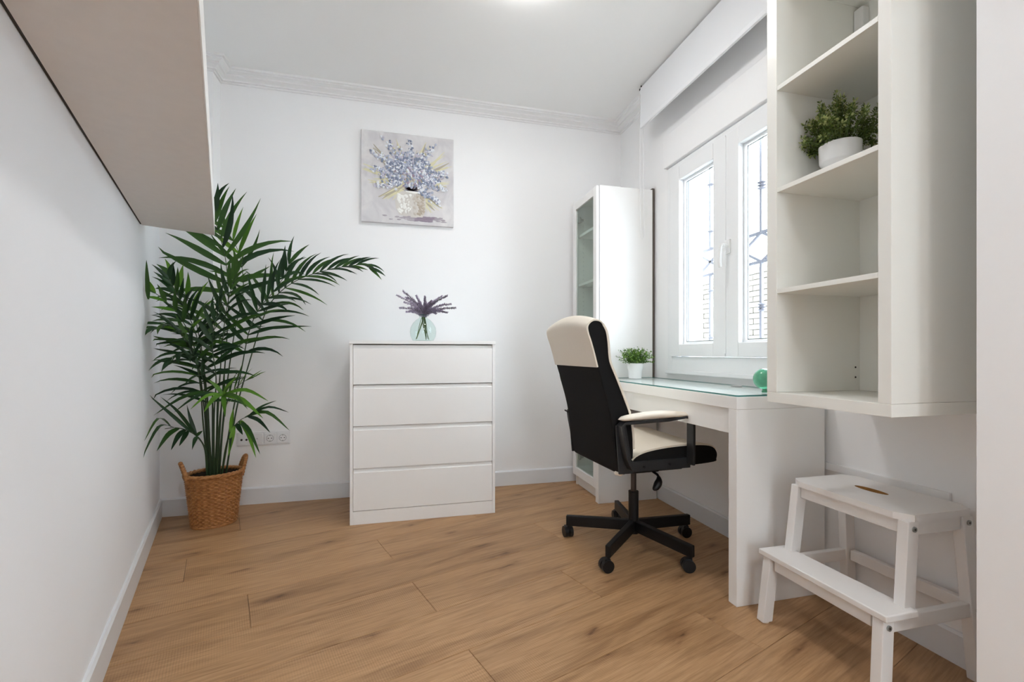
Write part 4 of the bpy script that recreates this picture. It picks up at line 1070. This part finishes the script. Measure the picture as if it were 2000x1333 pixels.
# cream headrest wrap: rear from z .89, over the top, a little down the front
def offset_strip(pl, dist):
    out = []
    for i, p_ in enumerate(pl):
        t = (pl[min(i + 1, len(pl) - 1)] - pl[max(i - 1, 0)]).normalized()
        out.append(p_ + Vector((-t.z, 0, t.x)) * dist)
    return out
def sheet(bm, pl, d0, d1, y_out):
    inn, outr = offset_strip(pl, d0), offset_strip(pl, d1)
    prof = outr + inn[::-1]
    yy_ = [y_out * math.sin(PI / 2 * (-1 + 2 * k / NL)) for k in range(NL + 1)]
    R = [[bm.verts.new(shape(v, yy)) for v in prof] for yy in yy_]; n = len(prof)
    for a_, b2 in zip(R, R[1:]):
        for k in range(n): bm.faces.new((a_[k], a_[(k + 1) % n], b2[(k + 1) % n], b2[k]))
    bm.faces.new(R[0][::-1]); bm.faces.new(R[-1])
wrap = catmull([Vector((x, 0, z)) for x, z in [(-0.3205, 0.890), (-0.350, 1.00), (-0.364, 1.045), (-0.368, 1.075), (-0.358, 1.095), (-0.338, 1.107), (-0.312, 1.104), (-0.292, 1.088)]], 6)
bm = nb(); sheet(bm, wrap, -0.002, 0.005, HW + 0.003); obj('headrest_cover', bm, M['leather'], oc, smooth=50, local=True)['label'] = 'cream headrest cover'
fr = catmull([Vector((x, 0, z)) for x, z in [(-0.292, 1.088), (-0.276, 1.055), (-0.268, 1.005), (-0.262, 0.93), (-0.252, 0.895), (-0.231, 0.85), (-0.188, 0.75), (-0.163, 0.685), (-0.148, 0.60), (-0.145, 0.53)]], 5)
bm = nb(); sheet(bm, fr, -0.004, 0.006, HW + 0.003); obj('front_cushion', bm, M['leather'], oc, smooth=50, local=True)['label'] = 'cream front cushion'
bm = nb(); tube(bm, [(-0.212, -HW + 0.03, 0.424), (-0.208, -HW - 0.002, 0.427), (-0.198, -HW - 0.004, 0.438)], 0.010, 8); obj('fabric_tab', bm, M['leather'], oc, smooth=60, local=True)
bm = nb(); tube(bm, [(-0.252, HW - 0.004, 0.640), (-0.256, HW + 0.024, 0.646)], 0.004, 8); obj('side_peg', bm, M['black'], oc, local=True)
# seat: black base pad, cream top cushion
seat_side = [(-0.150, 0.478), (-0.10, 0.508), (0.0, 0.524), (0.12, 0.530), (0.22, 0.527), (0.268, 0.516), (0.290, 0.490), (0.288, 0.462), (0.272, 0.448), (0.12, 0.440), (-0.14, 0.430)]
sl = catmull([Vector((x, 0, z)) for x, z in seat_side], 4, closed=True)
bm = nb(); R = []
for k in range(NL + 1):
    u = math.sin(PI / 2 * (-1 + 2 * k / NL)); yy = u * 0.238
    R.append([bm.verts.new(Vector((v.x * 1.0 + (0.012 * (1 - u * u) if v.x > 0.2 else 0), yy, v.z - (0.012 * (1 - u * u) if v.z > 0.5 else 0)))) for v in sl])
n = len(sl)
for a_, b2 in zip(R, R[1:]):
    for k in range(n): bm.faces.new((a_[k], a_[(k + 1) % n], b2[(k + 1) % n], b2[k]))
bm.faces.new(R[0][::-1]); bm.faces.new(R[-1])
obj('seat', bm, M['fabric'], oc, smooth=45, local=True)
topl = catmull([Vector((x, 0, z)) for x, z in [(-0.165, 0.500), (-0.150, 0.479), (-0.10, 0.508), (0.0, 0.524), (0.12, 0.530), (0.22, 0.527), (0.268, 0.516)]], 5)
topl = catmull([Vector((x, 0, z)) for x, z in [(-0.150, 0.480), (-0.10, 0.509), (0.0, 0.525), (0.12, 0.531), (0.22, 0.528), (0.262, 0.518), (0.282, 0.503)]], 5)
bm = nb(); ins, outs = offset_strip(topl, -0.004), offset_strip(topl, 0.007)
prof = outs + ins[::-1]; R = []
for k in range(NL + 1):
    u = math.sin(PI / 2 * (-1 + 2 * k / NL)); yy = u * 0.236
    R.append([bm.verts.new(Vector((v.x + (0.012 * (1 - u * u) if v.x > 0.2 else 0), yy, v.z - (0.010 * (1 - u * u)) + (0.045 * max(0, u) * max(0, -v.x - 0.0) / 0.15 * 0)))) for v in prof])
n = len(prof)
for a_, b2 in zip(R, R[1:]):
    for k in range(n): bm.faces.new((a_[k], a_[(k + 1) % n], b2[(k + 1) % n], b2[k]))
bm.faces.new(R[0][::-1]); bm.faces.new(R[-1])
obj('seat_cushion', bm, M['leather'], oc, smooth=50, local=True)['label'] = 'cream seat cushion'
# armrest frames: flat black bar loops with cream pads
for s in (-1, 1):
    yc = s * 0.266
    path = [Vector((-0.178, yc, 0.452)), Vector((-0.202, yc, 0.50)), Vector((-0.222, yc, 0.60)), Vector((-0.228, yc, 0.640)), Vector((-0.215, yc, 0.652)), Vector((0.00, yc, 0.658)), Vector((0.085, yc, 0.668)), Vector((0.117, yc, 0.662)), Vector((0.128, yc, 0.640)), Vector((0.128, yc, 0.56)), Vector((0.126, yc, 0.452))]
    bm = nb(); R = []
    for i, p_ in enumerate(path):
        t = (path[min(i + 1, len(path) - 1)] - path[max(i - 1, 0)]).normalized(); nv = Vector((-t.z, 0, t.x))
        w_ = 0.023; th = 0.006
        R.append([bm.verts.new(p_ + Vector((0, sy_ * w_, 0)) + nv * sn * th) for sy_, sn in ((-1, -1), (1, -1), (1, 1), (-1, 1))])
    for a_, b2 in zip(R, R[1:]):
        for k in range(4): bm.faces.new((a_[k], a_[(k + 1) % 4], b2[(k + 1) % 4], b2[k]))
    bm.faces.new(R[0][::-1]); bm.faces.new(R[-1])
    arm = obj('armrest', bm, M['greymetal'], oc, local=True, bevel=0.002)
    bm = nb(); box(bm, -0.205, 0.140, s * 0.243 - 0.004, s * 0.243 + 0.004, 0.432, 0.478)
    xbeam(bm, [(-0.222, s * 0.243 - 0.004, 0.428), (-0.152, s * 0.243 - 0.004, 0.428), (-0.152, s * 0.243 + 0.004, 0.428), (-0.222, s * 0.243 + 0.004, 0.428)],
          [(-0.240, s * 0.246 - 0.004, 0.640), (-0.190, s * 0.246 - 0.004, 0.640), (-0.190, s * 0.246 + 0.004, 0.640), (-0.240, s * 0.246 + 0.004, 0.640)])
    obj('side_bracket', bm, M['greymetal'], arm, local=True, bevel=0.002)
    for bx, bz in ((-0.185, 0.478), (-0.10, 0.452), (0.03, 0.456)):
        bm = nb(); tube(bm, [(bx, s * 0.246, bz), (bx, s * 0.250, bz)], 0.006, 12); obj('screw', bm, M['black'], arm, local=True)
    # pad
    bm = nb(); R = []
    for i in range(17):
        f = i / 16; x = -0.238 + f * 0.350; wid = 0.030 * min(1, math.sqrt(max(0.0, 1 - (2 * f - 1) ** 6)) + 0.05); hh = 0.017 * (0.55 + 0.45 * math.sin(PI * f)) * min(1, math.sqrt(max(0, 1 - (2 * f - 1) ** 8)) + 0.1)
        zc = 0.664 + 0.014 * math.sin(PI * (0.1 + f * 0.75)) + 0.006 * f
        R.append([bm.verts.new((x, yc + wid * math.cos(2 * PI * k / 14), zc + hh * math.sin(2 * PI * k / 14))) for k in range(14)])
    for a_, b2 in zip(R, R[1:]):
        for k in range(14): bm.faces.new((a_[k], a_[(k + 1) % 14], b2[(k + 1) % 14], b2[k]))
    bm.faces.new(R[0][::-1]); bm.faces.new(R[-1])
    obj('arm_pad', bm, M['leather'], arm, smooth=60, local=True)['label'] = 'cream padded armrest top'
# mechanism, column, lever, star base
bm = nb(); box(bm, -0.14, 0.12, -0.22, 0.22, 0.420, 0.434); box(bm, -0.055, 0.10, -0.07, 0.07, 0.372, 0.422); obj('seat_mechanism', bm, M['black'], oc, local=True, bevel=0.006)
bm = nb(); tube(bm, [(0, 0, 0.22), (0, 0, 0.40)], 0.0135, 20); obj('gas_lift', bm, mat('brown_steel', (0.06, 0.045, 0.04, 1), 0.35, metal=0.5), oc, smooth=40, local=True)
bm = nb(); tube(bm, [(0, 0, 0.062), (0, 0, 0.268)], 0.0245, 24); obj('column', bm, M['black'], oc, smooth=40, local=True)
bm = nb(); tube(bm, [(0.055, -0.05, 0.385), (0.060, -0.11, 0.372), (0.062, -0.125, 0.360)], 0.006, 8)
tube(bm, catmull([(0.060, -0.120, 0.366), (0.048, -0.14, 0.350), (0.028, -0.15, 0.328), (0.010, -0.152, 0.316)], 5), [0.006, .008, .010, .012, .014, .016, .017, .018, .018, .017, .016, .015, .013, .011, .008, .005], 10); obj('tilt_lever', bm, M['plastic'], oc, smooth=60, local=True)
off = math.radians(-2.5)
cast = [(0.844, 2.206), (1.448, 2.067), (0.878, 1.813), (1.244, 1.721), (1.229, 2.411)]
for k, deg in enumerate((149, 5, 222, 289, 77)):
    a_ = math.radians(deg) + off; d = Vector((math.cos(a_), math.sin(a_), 0)); s = Vector((-d.y, d.x, 0)); Lp = 0.335
    bm = nb()
    def sec(r_, z0, z1, wd): return [d * r_ + s * wd + Vector((0, 0, z0)), d * r_ - s * wd + Vector((0, 0, z0)), d * r_ - s * wd + Vector((0, 0, z1)), d * r_ + s * wd + Vector((0, 0, z1))]
    xbeam(bm, sec(0.015, 0.074, 0.128, 0.0145), sec(Lp, 0.062, 0.114, 0.0125))
    sp_ = obj('base_spoke', bm, M['black'], oc, local=True, bevel=0.004)
    ca = random.uniform(0, 2 * PI); cd = Vector((math.cos(ca), math.sin(ca), 0)); cs = Vector((-cd.y, cd.x, 0)); cpos = d * (Lp - 0.012) + cd * 0.012
    bm = nb()
    for sg in (-1, 1): tube(bm, [cpos + cs * sg * 0.004 + Vector((0, 0, 0.0275)), cpos + cs * sg * 0.022 + Vector((0, 0, 0.0275))], 0.0275, 24)
    tube(bm, [cpos - cs * 0.018 + Vector((0, 0, 0.0275)), cpos + cs * 0.018 + Vector((0, 0, 0.0275))], 0.010, 12)
    tube(bm, [d * (Lp - 0.012) + Vector((0, 0, 0.03)), d * (Lp - 0.012) + Vector((0, 0, 0.066))], 0.007, 10)
    xbeam(bm, [cpos + cs * .017 + cd * .02 + Vector((0, 0, .04)), cpos - cs * .017 + cd * .02 + Vector((0, 0, .04)), cpos - cs * .017 - cd * .02 + Vector((0, 0, .04)), cpos + cs * .017 - cd * .02 + Vector((0, 0, .04))],
          [cpos + cs * .014 + cd * .012 + Vector((0, 0, .058)), cpos - cs * .014 + cd * .012 + Vector((0, 0, .058)), cpos - cs * .014 - cd * .012 + Vector((0, 0, .058)), cpos + cs * .014 - cd * .012 + Vector((0, 0, .058))])
    obj('caster', bm, M['plastic'], sp_, smooth=40, local=True)
